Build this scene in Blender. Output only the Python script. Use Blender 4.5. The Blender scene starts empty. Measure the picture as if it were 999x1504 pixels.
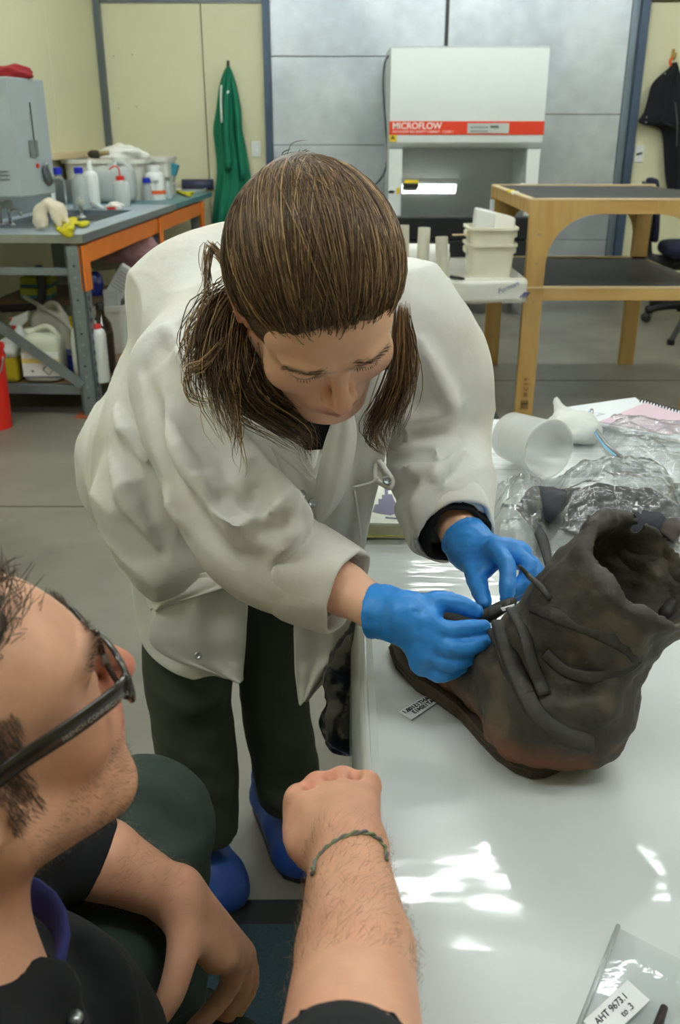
import bpy, bmesh, math, random
import numpy as np
from mathutils import Vector, Matrix, Euler
random.seed(7); RNG = np.random.default_rng(7)
SC = bpy.context.scene
COL = SC.collection
# ------------------------------------------------------------------ camera
FPX, CX, CY = 1330.0, 499.5, 752.0
TH = math.radians(22.9); CT, ST = math.cos(TH), math.sin(TH)
CAMH = 1.4
cam = bpy.data.cameras.new('camera'); cam_o = bpy.data.objects.new('camera', cam); COL.objects.link(cam_o)
cam.sensor_fit = 'VERTICAL'; cam.sensor_height = 24.0; cam.sensor_width = 16.0
cam.lens = 24.0 * FPX / 1504.0
cam.clip_start = 0.02; cam.clip_end = 60
cam_o.location = (0, 0, CAMH); cam_o.rotation_euler = (math.pi/2 - TH, 0, 0)
cam.dof.use_dof = True; cam.dof.focus_distance = 1.10; cam.dof.aperture_fstop = 6.3
SC.camera = cam_o
# ------------------------------------------------------------------ world, exposure
w = bpy.data.worlds.new('world'); SC.world = w; w.use_nodes = True
w.node_tree.nodes['Background'].inputs[0].default_value = (0, 0, 0, 1)
w.node_tree.nodes['Background'].inputs[1].default_value = 0.0     # closed room: only its ceiling lamps give light
vs = SC.view_settings
vs.view_transform = 'Standard'; vs.look = 'None'; vs.gamma = 1; vs.use_curve_mapping = False
vs.exposure = 0.68
LAMP_W = 17.0       # emission strength of each fluorescent tube
# ------------------------------------------------------------------ pixel -> place
def P(px, py, z):
    u = (px-CX)/FPX; v = (py-CY)/FPX
    return np.array([u*z, (CT - v*ST)*z, CAMH - (ST + v*CT)*z])
def PH(px, py, h):
    v = (py-CY)/FPX
    return P(px, py, (CAMH-h)/(ST + v*CT))
def PY(px, py, Y):
    v = (py-CY)/FPX
    return P(px, py, Y/(CT - v*ST))
def PX(px, py, X):
    return P(px, py, X/((px-CX)/FPX))
def DEP(p):
    return p[1]*CT + (CAMH-p[2])*ST
def DV(r, u, t):        # camera-aligned direction: right, up, toward viewer
    return np.array([r, u*ST - t*CT, u*CT + t*ST])
# ------------------------------------------------------------------ materials
def lin(c):
    c = np.array(c, float)/255.0
    return tuple(np.where(c <= .04045, c/12.92, ((c+.055)/1.055)**2.4))
MATS = {}
def pm(name, col, rough=.5, metal=0., var=.12, vscale=8., bump=0., bscale=60., trans=0., alpha=1., sss=0., coat=0., spec=.5, attr=None, stretch=(1,1,1), emit=0., detail=4., col2=None, c2scale=3., c2lo=.45, c2hi=.65, bdist=.004, space='Object'):
    if name in MATS: return MATS[name]
    m = bpy.data.materials.new(name); m.use_nodes = True; nt = m.node_tree; N = nt.nodes; L = nt.links
    b = N['Principled BSDF']
    c = lin(col)
    tc = N.new('ShaderNodeTexCoord'); mp = N.new('ShaderNodeMapping'); mp.inputs['Scale'].default_value = stretch
    L.new(tc.outputs[space], mp.inputs['Vector'])
    base = None
    if attr:
        a = N.new('ShaderNodeVertexColor'); a.layer_name = attr; base = a.outputs['Color']
    else:
        rgb = N.new('ShaderNodeRGB'); rgb.outputs[0].default_value = (*c, 1); base = rgb.outputs[0]
    if col2 is not None:
        n2 = N.new('ShaderNodeTexNoise'); n2.inputs['Scale'].default_value = c2scale; n2.inputs['Detail'].default_value = 5
        L.new(mp.outputs[0], n2.inputs['Vector'])
        mr = N.new('ShaderNodeMapRange'); mr.inputs[1].default_value = c2lo; mr.inputs[2].default_value = c2hi
        L.new(n2.outputs['Fac'], mr.inputs[0])
        mx2 = N.new('ShaderNodeMixRGB'); L.new(mr.outputs[0], mx2.inputs[0]); L.new(base, mx2.inputs[1]); mx2.inputs[2].default_value = (*lin(col2), 1)
        base = mx2.outputs[0]
    if var > 0:
        n = N.new('ShaderNodeTexNoise'); n.inputs['Scale'].default_value = vscale; n.inputs['Detail'].default_value = detail; n.inputs['Roughness'].default_value = .6
        L.new(mp.outputs[0], n.inputs['Vector'])
        mr = N.new('ShaderNodeMapRange'); mr.inputs[1].default_value = .25; mr.inputs[2].default_value = .75; mr.inputs[3].default_value = 1-var; mr.inputs[4].default_value = 1+var
        L.new(n.outputs['Fac'], mr.inputs[0])
        mx = N.new('ShaderNodeVectorMath'); mx.operation = 'MULTIPLY'
        L.new(base, mx.inputs[0]); L.new(mr.outputs[0], mx.inputs[1]); base = mx.outputs[0]
    L.new(base, b.inputs['Base Color'])
    b.inputs['Roughness'].default_value = rough; b.inputs['Metallic'].default_value = metal
    b.inputs['Specular IOR Level'].default_value = spec
    b.inputs['Transmission Weight'].default_value = trans; b.inputs['Alpha'].default_value = alpha
    if sss > 0:
        b.inputs['Subsurface Weight'].default_value = sss; b.inputs['Subsurface Radius'].default_value = (.9, .35, .2); b.inputs['Subsurface Scale'].default_value = .006
    if coat > 0:
        b.inputs['Coat Weight'].default_value = coat; b.inputs['Coat Roughness'].default_value = .06
    if emit > 0:
        b.inputs['Emission Color'].default_value = (*c, 1); b.inputs['Emission Strength'].default_value = emit
    if bump > 0:
        nb = N.new('ShaderNodeTexNoise'); nb.inputs['Scale'].default_value = bscale; nb.inputs['Detail'].default_value = 5
        L.new(mp.outputs[0], nb.inputs['Vector'])
        bp = N.new('ShaderNodeBump'); bp.inputs['Strength'].default_value = bump; bp.inputs['Distance'].default_value = bdist
        L.new(nb.outputs['Fac'], bp.inputs['Height']); L.new(bp.outputs[0], b.inputs['Normal'])
    MATS[name] = m
    return m
def film(name, tint=(235,240,242), opac=.12, rough=.08, gloss=.5, bump=.3, bscale=30., bdist=.004):
    """clear plastic sheet: mostly see-through, with reflections and a milky share"""
    if name in MATS: return MATS[name]
    m = bpy.data.materials.new(name); m.use_nodes = True; nt = m.node_tree; N = nt.nodes; L = nt.links
    N.remove(N['Principled BSDF']); out = N['Material Output']
    tr = N.new('ShaderNodeBsdfTransparent'); tr.inputs[0].default_value = (*lin((250,252,252)), 1)
    gl = N.new('ShaderNodeBsdfGlossy'); gl.inputs['Roughness'].default_value = rough
    df = N.new('ShaderNodeBsdfDiffuse'); df.inputs[0].default_value = (*lin(tint), 1)
    tl = N.new('ShaderNodeBsdfTranslucent'); tl.inputs[0].default_value = (*lin(tint), 1)
    ad = N.new('ShaderNodeMixShader'); ad.inputs[0].default_value = .5; L.new(df.outputs[0], ad.inputs[1]); L.new(tl.outputs[0], ad.inputs[2])
    m1 = N.new('ShaderNodeMixShader'); m1.inputs[0].default_value = opac; L.new(tr.outputs[0], m1.inputs[1]); L.new(ad.outputs[0], m1.inputs[2])
    lw = N.new('ShaderNodeLayerWeight'); lw.inputs[0].default_value = .25
    mu = N.new('ShaderNodeMath'); mu.operation = 'MULTIPLY'; mu.inputs[1].default_value = gloss; ma = N.new('ShaderNodeMath'); ma.operation = 'ADD'; ma.inputs[1].default_value = .10; L.new(lw.outputs['Fresnel'], ma.inputs[0]); L.new(ma.outputs[0], mu.inputs[0])
    m2 = N.new('ShaderNodeMixShader'); L.new(mu.outputs[0], m2.inputs[0]); L.new(m1.outputs[0], m2.inputs[1]); L.new(gl.outputs[0], m2.inputs[2])
    tc = N.new('ShaderNodeTexCoord'); nb = N.new('ShaderNodeTexNoise'); nb.inputs['Scale'].default_value = bscale; nb.inputs['Detail'].default_value = 4
    L.new(tc.outputs['Object'], nb.inputs['Vector'])
    bp = N.new('ShaderNodeBump'); bp.inputs['Strength'].default_value = bump; bp.inputs['Distance'].default_value = bdist
    L.new(nb.outputs['Fac'], bp.inputs['Height']); L.new(bp.outputs[0], gl.inputs['Normal']); L.new(bp.outputs[0], df.inputs['Normal'])
    L.new(m2.outputs[0], out.inputs[0])
    MATS[name] = m
    return m
# ------------------------------------------------------------------ mesh helpers
def nrm(a):
    a = np.asarray(a, float); return a/(np.linalg.norm(a)+1e-12)
def frame(d, up=(0,0,1)):
    d = nrm(d); up = np.array(up, float)
    if abs(np.dot(d, up)) > .98: up = np.array([1., 0, 0]) if abs(d[0]) < .9 else np.array([0, 1., 0])
    a = nrm(np.cross(up, d)); b = np.cross(d, a)
    return a, b, d
def spline(pts, n=8, closed=False):
    p = np.asarray(pts, float); m = len(p)
    if m < 3 and not closed:
        return np.array([p[0]+(p[-1]-p[0])*t for t in np.linspace(0, 1, n+1)])
    out = []
    seg = m if closed else m-1
    for i in range(seg):
        if closed: a, b, c, d = p[(i-1) % m], p[i], p[(i+1) % m], p[(i+2) % m]
        else:
            b, c = p[i], p[i+1]
            a = p[i-1] if i > 0 else 2*b-c
            d = p[i+2] if i+2 < m else 2*c-b
        for t in np.linspace(0, 1, n, endpoint=False):
            out.append(.5*((2*b)+(-a+c)*t+(2*a-5*b+4*c-d)*t*t+(-a+3*b-3*c+d)*t**3))
    if not closed: out.append(p[-1])
    return np.array(out)
class MB:
    def __init__(s): s.v = []; s.f = []; s.mi = []
    def add(s, V, F, mi=0):
        o = len(s.v); s.v += [tuple(map(float, q)) for q in V]
        s.f += [tuple(int(i)+o for i in q) for q in F]; s.mi += [mi]*len(F); return s
    def box(s, x0, x1, y0, y1, z0, z1, mi=0):
        V = [(x, y, z) for z in (z0, z1) for y in (y0, y1) for x in (x0, x1)]
        return s.add(V, [(0,2,3,1),(4,5,7,6),(0,1,5,4),(2,6,7,3),(0,4,6,2),(1,3,7,5)], mi)
    def bar(s, a, b, w, h, up=(0,0,1), mi=0):
        a = np.asarray(a, float); b = np.asarray(b, float); A, B, d = frame(b-a, up)
        V = [p + A*x*w/2 + B*y*h/2 for p in (a, b) for x, y in ((-1,-1),(1,-1),(1,1),(-1,1))]
        return s.add(V, [(3,2,1,0),(4,5,6,7),(0,1,5,4),(1,2,6,5),(2,3,7,6),(3,0,4,7)], mi)
    def rings(s, R, cap=True, closed=False, mi=0):
        n = len(R[0]); V = [q for r in R for q in r]; F = []
        m = len(R)
        for i in range(m if closed else m-1):
            j = (i+1) % m
            for k in range(n):
                l = (k+1) % n
                F.append((i*n+k, i*n+l, j*n+l, j*n+k))
        if cap and not closed:
            F.append(tuple(range(n-1, -1, -1))); F.append(tuple((m-1)*n+k for k in range(n)))
        return s.add(V, F, mi)
    def tube(s, pts, r, n=10, sm=0, closed=False, flat=1., up=(0,0,1), cap=True, mi=0):
        p = spline(pts, sm, closed) if sm else np.asarray(pts, float)
        m = len(p)
        rr = np.interp(np.linspace(0, 1, m), np.linspace(0, 1, len(r)), r) if hasattr(r, '__len__') else np.full(m, r)
        R = []; A = None
        for i in range(m):
            d = p[(i+1) % m]-p[i-1] if closed else p[min(i+1, m-1)]-p[max(i-1, 0)]
            d = nrm(d)
            if A is None: A, B, _ = frame(d, up)
            else:
                A = nrm(A - d*np.dot(A, d)); B = np.cross(d, A)
            R.append([p[i] + rr[i]*(A*math.cos(t) + B*flat*math.sin(t)) for t in np.linspace(0, 2*math.pi, n, endpoint=False)])
        return s.rings(R, cap, closed, mi)
    def lathe(s, prof, c=(0,0,0), n=24, axis=(0,0,1), cap=True, sx=1., sy=1., mi=0, up=(0,1,0)):
        A, B, d = frame(axis, up); c = np.asarray(c, float)
        R = [[c + d*z + r*(A*math.cos(t)*sx + B*math.sin(t)*sy) for t in np.linspace(0, 2*math.pi, n, endpoint=False)] for r, z in prof]
        return s.rings(R, cap, False, mi)
    def rrect(s, prof, c=(0,0,0), rot=0., n=5, e=.25, mi=0, cap=True):
        """stack of rounded rectangles: prof = (half x, half y, z)"""
        c = np.asarray(c, float); R = []
        for hx, hy, z in prof:
            r = e*min(hx, hy)*2*.5 if e < 1 else e; ring = []
            for q, (sx, sy) in enumerate(((1,1),(-1,1),(-1,-1),(1,-1))):
                for t in np.linspace(0, math.pi/2, n):
                    a = q*math.pi/2+t
                    x = sx*(hx-r)+r*math.cos(a); y = sy*(hy-r)+r*math.sin(a)
                    ring.append(c + np.array([x*math.cos(rot)-y*math.sin(rot), x*math.sin(rot)+y*math.cos(rot), z]))
            R.append(ring)
        return s.rings(R, cap, False, mi)
    def sheet(s, G, mi=0):
        G = np.asarray(G, float); a, b = G.shape[:2]
        F = [(i*b+j, i*b+j+1, (i+1)*b+j+1, (i+1)*b+j) for i in range(a-1) for j in range(b-1)]
        return s.add(G.reshape(-1, 3), F, mi)
    def prism(s, poly, d, mi=0):
        V = [np.asarray(q, float) for q in poly]; d = np.asarray(d, float); n = len(V)
        F = [tuple(range(n-1, -1, -1)), tuple(range(n, 2*n))] + [(i, (i+1) % n, n+(i+1) % n, n+i) for i in range(n)]
        return s.add(V+[q+d for q in V], F, mi)
    def ell(s, c, r, n=16, m=10, rot=None, mi=0):
        c = np.asarray(c, float); r = np.asarray(r, float)*np.ones(3); R = []
        for i in range(1, m):
            ph = math.pi*i/m
            ring = [np.array([math.sin(ph)*math.cos(t), math.sin(ph)*math.sin(t), -math.cos(ph)])*r for t in np.linspace(0, 2*math.pi, n, endpoint=False)]
            R.append([c + (rot @ q if rot is not None else q) for q in ring])
        return s.rings(R, True, False, mi)
def meshdata(name, V, F, smooth=False):
    me = bpy.data.meshes.new(name); me.from_pydata([tuple(map(float, q)) for q in V], [], [tuple(map(int, q)) for q in F]); me.update()
    if smooth: me.polygons.foreach_set('use_smooth', [True]*len(me.polygons))
    return me
def obj(name, mb, mat, parent=None, smooth=False, bev=0., sub=0, thick=0., loc=None, rotz=0., label=None, auto=None, toff=0.):
    me = meshdata(name, mb.v, mb.f, smooth) if isinstance(mb, MB) else mb
    o = bpy.data.objects.new(name, me); COL.objects.link(o)
    for m in (mat if isinstance(mat, (list, tuple)) else [mat]): me.materials.append(m)
    if isinstance(mb, MB) and any(mb.mi): me.polygons.foreach_set('material_index', mb.mi)
    if isinstance(mb, MB):
        bm = bmesh.new(); bm.from_mesh(me); bmesh.ops.recalc_face_normals(bm, faces=bm.faces); bm.to_mesh(me); bm.free()
    if parent is not None: o.parent = parent
    if loc is not None: o.location = loc
    if rotz: o.rotation_euler = (0, 0, rotz)
    if thick:
        md = o.modifiers.new('solid', 'SOLIDIFY'); md.thickness = thick; md.offset = toff
    if bev:
        md = o.modifiers.new('bevel', 'BEVEL'); md.width = bev; md.segments = 2; md.limit_method = 'ANGLE'; md.angle_limit = .6
    if sub:
        md = o.modifiers.new('sub', 'SUBSURF'); md.levels = sub; md.render_levels = sub
    if auto:
        me.polygons.foreach_set('use_smooth', [True]*len(me.polygons))
        bm = bmesh.new(); bm.from_mesh(me)
        for e in bm.edges:
            if len(e.link_faces) == 2 and e.calc_face_angle(0) > math.radians(auto): e.smooth = False
        bm.to_mesh(me); bm.free()
    if label: o['label'] = label
    return o
def tag(o, label, cat, group=None, kind=None):
    o['label'] = label; o['category'] = cat
    if group: o['group'] = group
    if kind: o['kind'] = kind
    return o
def empty(name, loc, label, cat, group=None, rotz=0.):
    o = bpy.data.objects.new(name, None); COL.objects.link(o); o.location = tuple(map(float, loc)); o.rotation_euler = (0, 0, rotz); o.empty_display_size = .05
    return tag(o, label, cat, group)
def inworld(o, root):
    """o was built in world coordinates: hang it under root without moving it"""
    o.parent = root
    m = Matrix.Translation(root.location) @ root.rotation_euler.to_matrix().to_4x4()
    o.matrix_parent_inverse = m.inverted(); return o
def wobj(name, mb, mat, root, **k):
    o = obj(name, mb, mat, **k); return inworld(o, root) if root is not None else o
def struct(o): o['kind'] = 'structure'; return o
def text(name, body, size, org, xdir, ydir, mat, parent=None, ext=.0006, align='LEFT', shear=0., bold=0., sx=1.):
    cu = bpy.data.curves.new(name, 'FONT'); cu.body = body; cu.size = size; cu.extrude = ext; cu.align_x = align; cu.shear = shear; cu.offset = bold
    t = bpy.data.objects.new(name, cu); COL.objects.link(t)
    dg = bpy.context.evaluated_depsgraph_get(); me = bpy.data.meshes.new_from_object(t.evaluated_get(dg))
    bpy.data.objects.remove(t)
    x = nrm(xdir); y = nrm(np.asarray(ydir, float)-x*np.dot(ydir, x)); z = np.cross(x, y)
    M = Matrix(((x[0]*sx, y[0], z[0], org[0]), (x[1]*sx, y[1], z[1], org[1]), (x[2]*sx, y[2], z[2], org[2]), (0, 0, 0, 1)))
    me.transform(M); me.name = name
    o = bpy.data.objects.new(name, me); COL.objects.link(o); me.materials.append(mat)
    if parent is not None: inworld(o, parent)
    return o
# ------------------------------------------------------------------ noise
_PERM = np.random.default_rng(3).permutation(4096)
def vnoise(p, s=1., seed=0):
    p = np.asarray(p, float)*s + seed*17.3
    i = np.floor(p).astype(int); f = p-i; f = f*f*(3-2*f); r = 0
    def h(a, b, c): return _PERM[(_PERM[(_PERM[a & 4095]+b) & 4095]+c) & 4095]/2048.-1
    for dx in (0, 1):
        for dy in (0, 1):
            for dz in (0, 1):
                wgt = (f[..., 0] if dx else 1-f[..., 0])*(f[..., 1] if dy else 1-f[..., 1])*(f[..., 2] if dz else 1-f[..., 2])
                r = r + wgt*h(i[..., 0]+dx, i[..., 1]+dy, i[..., 2]+dz)
    return r
def fbm(p, s=1., o=3, seed=0):
    return sum(vnoise(p, s*2**k, seed+k)*.5**k for k in range(o))
# ------------------------------------------------------------------ signed distance sculpting
def smin(a, b, k):
    if k <= 0: return np.minimum(a, b)
    h = np.clip(.5+.5*(b-a)/k, 0, 1); return b*(1-h)+a*h-k*h*(1-h)
class SDF:
    def __init__(s, lo, hi, res):
        s.lo = np.asarray(lo, float); s.res = res
        s.n = np.ceil((np.asarray(hi, float)-s.lo)/res).astype(int)+1
        s.f = np.full(s.n, .2, np.float32)
        s.org = s.lo
    def _sub(s, lo, hi):
        a = np.clip(np.floor((lo-s.lo)/s.res).astype(int), 0, s.n); b = np.clip(np.ceil((hi-s.lo)/s.res).astype(int)+1, 0, s.n)
        if np.any(b <= a): return None, None
        ax = [s.lo[i]+s.res*np.arange(a[i], b[i]) for i in range(3)]
        X = np.stack(np.meshgrid(*ax, indexing='ij'), -1).astype(np.float32)
        return (slice(a[0], b[0]), slice(a[1], b[1]), slice(a[2], b[2])), X
    def _put(s, sl, d, k, op):
        if op == 'u': s.f[sl] = smin(s.f[sl], d, k)
        elif op == 's': s.f[sl] = -smin(-s.f[sl], d, k)
        elif op == 'i': s.f[sl] = -smin(-s.f[sl], -d, k)
    def cone(s, a, b, r1, r2=None, k=.01, op='u', flat=None):
        """round cone; flat=(axis, factor) squashes along a direction"""
        r2 = r1 if r2 is None else r2
        a = np.asarray(a, float); b = np.asarray(b, float); R = max(r1, r2)+k+2*s.res
        if flat is not None and flat[1] > 1: R *= flat[1]
        sl, X = s._sub(np.minimum(a, b)-R, np.maximum(a, b)+R)
        if sl is None: return s
        pa = X-a; ba = b-a
        if flat is not None:
            ax = nrm(flat[0]).astype(np.float32); t0 = np.clip((pa@ba)/(ba@ba+1e-12), 0, 1)
            q = pa-t0[..., None]*ba; c = q@ax; q = q+((1/flat[1]-1)*c)[..., None]*ax
            d = np.linalg.norm(q, axis=-1)-(r1+(r2-r1)*t0)
            s._put(sl, d*min(1., flat[1]), k, op); return s
        t = np.clip((pa@ba)/(ba@ba+1e-12), 0, 1)
        d = np.linalg.norm(pa-t[..., None]*ba, axis=-1)-(r1+(r2-r1)*t)
        s._put(sl, d, k, op); return s
    def chain(s, pts, r, k=.01, op='u', sm=0, flat=None):
        p = np.asarray(pts, float)
        rr = np.array(r, float) if hasattr(r, '__len__') else np.full(len(p), r)
        if sm:
            q = spline(p, sm); rr = np.interp(np.linspace(0, len(p)-1, len(q)), np.arange(len(rr)), rr); p = q
        # union along the chain sharply, blend once
        R = rr.max()+k+2*s.res
        if flat is not None and flat[1] > 1: R *= flat[1]
        sl, X = s._sub(p.min(0)-R, p.max(0)+R)
        if sl is None: return s
        D = None
        for i in range(len(p)-1):
            a, b = p[i], p[i+1]; pa = X-a; ba = b-a
            t = np.clip((pa@ba)/(ba@ba+1e-12), 0, 1); q = pa-t[..., None]*ba
            if flat is not None:
                ax = nrm(flat[0]).astype(np.float32); c = q@ax; q = q+((1/flat[1]-1)*c)[..., None]*ax
            d = np.linalg.norm(q, axis=-1)-(rr[i]+(rr[i+1]-rr[i])*t)
            if flat is not None: d = d*min(1., flat[1])
            D = d if D is None else smin(D, d, min(rr[i], rr[i+1])*.25)
        s._put(sl, D, k, op); return s
    def ell(s, c, r, k=.01, op='u', A=None):
        """ellipsoid; A rows = local axes in world"""
        c = np.asarray(c, float); r = np.asarray(r, float)*np.ones(3)
        R = r.max()+k+2*s.res
        sl, X = s._sub(c-R, c+R)
        if sl is None: return s
        q = X-c
        if A is not None: q = q@np.asarray(A, np.float32).T
        k0 = np.linalg.norm(q/r, axis=-1); k1 = np.linalg.norm(q/(r*r), axis=-1)+1e-9
        s._put(sl, k0*(k0-1)/k1, k, op); return s
    def plane(s, p, n, k=.0, op='s'):
        """remove the side the normal points to"""
        sl, X = s._sub(s.lo, s.lo+s.res*s.n)
        d = -((X-np.asarray(p, float))@nrm(n)); s._put(sl, d, k, op); return s
    def sample(s, p):
        q = (np.asarray(p)-s.lo)/s.res; i = np.floor(q).astype(int)
        if np.any(i < 0) or np.any(i >= s.n-1): return .2
        f = q-i; c = s.f[i[0]:i[0]+2, i[1]:i[1]+2, i[2]:i[2]+2]
        c = c[0]*(1-f[0])+c[1]*f[0]; c = c[0]*(1-f[1])+c[1]*f[1]; return float(c[0]*(1-f[2])+c[1]*f[2])
    def hit(s, px, py, z0=.3, z1=2.5):
        z = z0; st = s.res*.5; prev = None
        while z < z1:
            d = s.sample(P(px, py, z))
            if d < 0: return P(px, py, z)
            z += max(st, min(d*.7, .05))
        return None
    def hits(s, pix, back=0.):
        """pixels on the surface; back pushes in (+) or out (-) along the view ray"""
        out = []
        for px, py in pix:
            h = s.hit(px, py)
            if h is not None: out.append(P(px, py, DEP(h)+back))
        return out
    def fold(s, pix, r=.006, k=.014, back=.002, op='u', sm=3):
        q = [tuple(v) for v in spline(np.array([(a, b, 0) for a, b in pix], float), sm)[:, :2]] if len(pix) > 2 else pix
        h = s.hits(q, back); runs = [[]]
        for p in h:
            if runs[-1] and np.linalg.norm(p-runs[-1][-1]) > .035: runs.append([])
            runs[-1].append(p)
        for h in runs:
            if len(h) > 3:
                s.chain(h, r*np.sin(np.linspace(.3, math.pi-.3, len(h))), k, op)
        return s
    def mesh(s, relax=1):
        f = s.f; n = f.shape; neg = f < 0
        cnt = np.zeros([m-1 for m in n], np.int8); 
        for dx in (0, 1):
            for dy in (0, 1):
                for dz in (0, 1): cnt += neg[dx:n[0]-1+dx, dy:n[1]-1+dy, dz:n[2]-1+dz]
        act = (cnt > 0) & (cnt < 8); idx = np.full(act.shape, -1, np.int64)
        C = np.argwhere(act); idx[act] = np.arange(len(C))
        acc = np.zeros((len(C), 3)); num = np.zeros(len(C))
        cor = [(a, b, c) for a in (0, 1) for b in (0, 1) for c in (0, 1)]
        val = {q: f[C[:, 0]+q[0], C[:, 1]+q[1], C[:, 2]+q[2]].astype(float) for q in cor}
        for q in cor:
            for ax in range(3):
                if q[ax]: continue
                q2 = list(q); q2[ax] = 1; q2 = tuple(q2); a, b = val[q], val[q2]; x = (a < 0) != (b < 0)
                t = np.where(x, a/np.where(x, a-b, 1), 0)
                pt = np.array(q, float)[None].repeat(len(C), 0); pt[:, ax] = t
                acc += np.where(x[:, None], pt, 0); num += x
        V = s.lo+s.res*(C+acc/num[:, None])
        F = []
        for ax in range(3):
            o1, o2 = [(1, 2), (2, 0), (0, 1)][ax]
            sa = [slice(None)]*3; sb = [slice(None)]*3; sa[ax] = slice(0, n[ax]-1); sb[ax] = slice(1, n[ax])
            A, B = neg[tuple(sa)], neg[tuple(sb)]; E = np.argwhere(A != B)
            E = E[(E[:, o1] > 0) & (E[:, o2] > 0) & (E[:, o1] < n[o1]-1) & (E[:, o2] < n[o2]-1)]
            fl = A[E[:, 0], E[:, 1], E[:, 2]]
            q = []
            for a, b in ((-1, -1), (0, -1), (0, 0), (-1, 0)):
                e = E.copy(); e[:, o1] += a; e[:, o2] += b; q.append(idx[e[:, 0], e[:, 1], e[:, 2]])
            q = np.stack(q, 1); q[~fl] = q[~fl][:, ::-1]; F.append(q)
        F = np.concatenate(F); F = F[(F >= 0).all(1)]
        for _ in range(relax):
            S = np.zeros_like(V); c = np.zeros(len(V))
            for i in range(4):
                j = (i+1) % 4
                np.add.at(S, F[:, i], V[F[:, j]]); np.add.at(c, F[:, i], 1)
                np.add.at(S, F[:, j], V[F[:, i]]); np.add.at(c, F[:, j], 1)
            V = V*.4+.6*S/np.maximum(c, 1)[:, None]
        return V, F
def vnormals(V, F):
    n = np.cross(V[F[:, 2]]-V[F[:, 0]], V[F[:, 3]]-V[F[:, 1]]); N = np.zeros_like(V)
    for i in range(4): np.add.at(N, F[:, i], n)
    return N/(np.linalg.norm(N, axis=1)[:, None]+1e-12)
def npmesh(name, V, F, col=None):
    me = bpy.data.meshes.new(name); nf = len(F)
    k = F.shape[1]
    me.vertices.add(len(V)); me.vertices.foreach_set('co', V.astype(np.float32).ravel())
    me.loops.add(nf*k); me.loops.foreach_set('vertex_index', F.astype(np.int32).ravel())
    me.polygons.add(nf); me.polygons.foreach_set('loop_start', np.arange(0, nf*k, k, dtype=np.int32)); me.polygons.foreach_set('loop_total', np.full(nf, k, np.int32))
    me.update(calc_edges=True); me.validate()
    me.polygons.foreach_set('use_smooth', np.ones(len(me.polygons), bool))
    if col is not None:
        a = me.color_attributes.new('Col', 'FLOAT_COLOR', 'POINT')
        a.data.foreach_set('color', np.concatenate([col, np.ones((len(col), 1))], 1).astype(np.float32).ravel())
    return me
def sdfobj(name, S, mat, root, relax=1, colfn=None, disp=None, label=None):
    V, F = S.mesh(relax)
    if disp is not None:
        V = V+vnormals(V, F)*disp(V)[:, None]
    col = None if colfn is None else colfn(V)
    o = bpy.data.objects.new(name, npmesh(name, V, F, col)); COL.objects.link(o); o.data.materials.append(mat)
    if root is not None: inworld(o, root)
    if label: o['label'] = label
    return o
def strands(name, L, R, mat, root, cols, n=3, label=None):
    """many fine tapered strands: L = list of (k,3) arrays, R radii, cols linear rgb each"""
    V = []; F = []; C = []; o = 0
    for p, r, c in zip(L, R, cols):
        m = len(p); T = np.gradient(p, axis=0); T /= np.linalg.norm(T, axis=1)[:, None]+1e-12
        up = np.array([.31, .52, .79]); A = np.cross(T, up); A /= np.linalg.norm(A, axis=1)[:, None]+1e-9; B = np.cross(T, A)
        rr = r*np.interp(np.linspace(0, 1, m), [0, .12, .75, 1], [.25, 1, .9, .15])
        ang = np.arange(n)*2*math.pi/n
        ring = p[:, None]+rr[:, None, None]*(A[:, None]*np.cos(ang)[None, :, None]+B[:, None]*np.sin(ang)[None, :, None])
        V.append(ring.reshape(-1, 3)); C.append(np.repeat(np.asarray(c)[None], m*n, 0))
        i = np.arange(m-1)[:, None]*n; k = np.arange(n)[None]; l = (k+1) % n
        F.append(np.stack([i+k, i+l, i+n+l, i+n+k], -1).reshape(-1, 4)+o); o += m*n
    ob = bpy.data.objects.new(name, npmesh(name, np.concatenate(V), np.concatenate(F), np.concatenate(C))); COL.objects.link(ob); ob.data.materials.append(mat)
    if root is not None: inworld(ob, root)
    if label: ob['label'] = label
    return ob
# ================================================================== THE ROOM
M_conc = pm('concrete', (130,126,115), rough=.42, var=.16, vscale=2.2, bump=.12, bscale=14, col2=(102,97,87), c2scale=1.3, c2lo=.48, c2hi=.72, detail=8, bdist=.003)
M_joint = pm('concrete_joint', (92,88,80), rough=.8)
M_cream = pm('cream_panel', (219,216,182), rough=.45, var=.03, vscale=1.5, bump=.04, bscale=8)
M_creaml = M_cream
M_seam = pm('panel_seam', (150,146,116), rough=.7)
M_blue = pm('blue_grey_steel', (72,90,112), rough=.4, metal=.3, var=.12, vscale=6)
M_post = pm('grey_post', (98,106,108), rough=.4, metal=.5, var=.1)
M_ceil = pm('ceiling_white', (225,226,220), rough=.7, var=.03)
def galv(name):
    m = pm(name, (204,212,218), rough=.36, metal=.6, var=.10, vscale=9, bump=.05, bscale=30, col2=(172,182,192), c2scale=1.6, c2lo=.4, c2hi=.7, detail=8)
    return m
M_galv = galv('galvanised_sheet')
WY = 8.2; CEIL = 3.3
RW = math.radians(3.4)     # the left wall and the bench run slightly off square
WLX = -1.955
def wallx(y): return WLX - (WY-y)*math.tan(RW)
fl = struct(obj('floor', MB().box(-4, 5, -3.5, WY+.3, -.2, 0), M_conc))
for y in (3.37, 5.36):     # saw-cut joints
    obj('joint', MB().box(-4, 5, y-.006, y+.006, -.01, .0012), M_joint, fl)
struct(obj('ceiling', MB().box(-4, 5, -3.5, WY+.3, CEIL, CEIL+.1), M_ceil))
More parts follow.
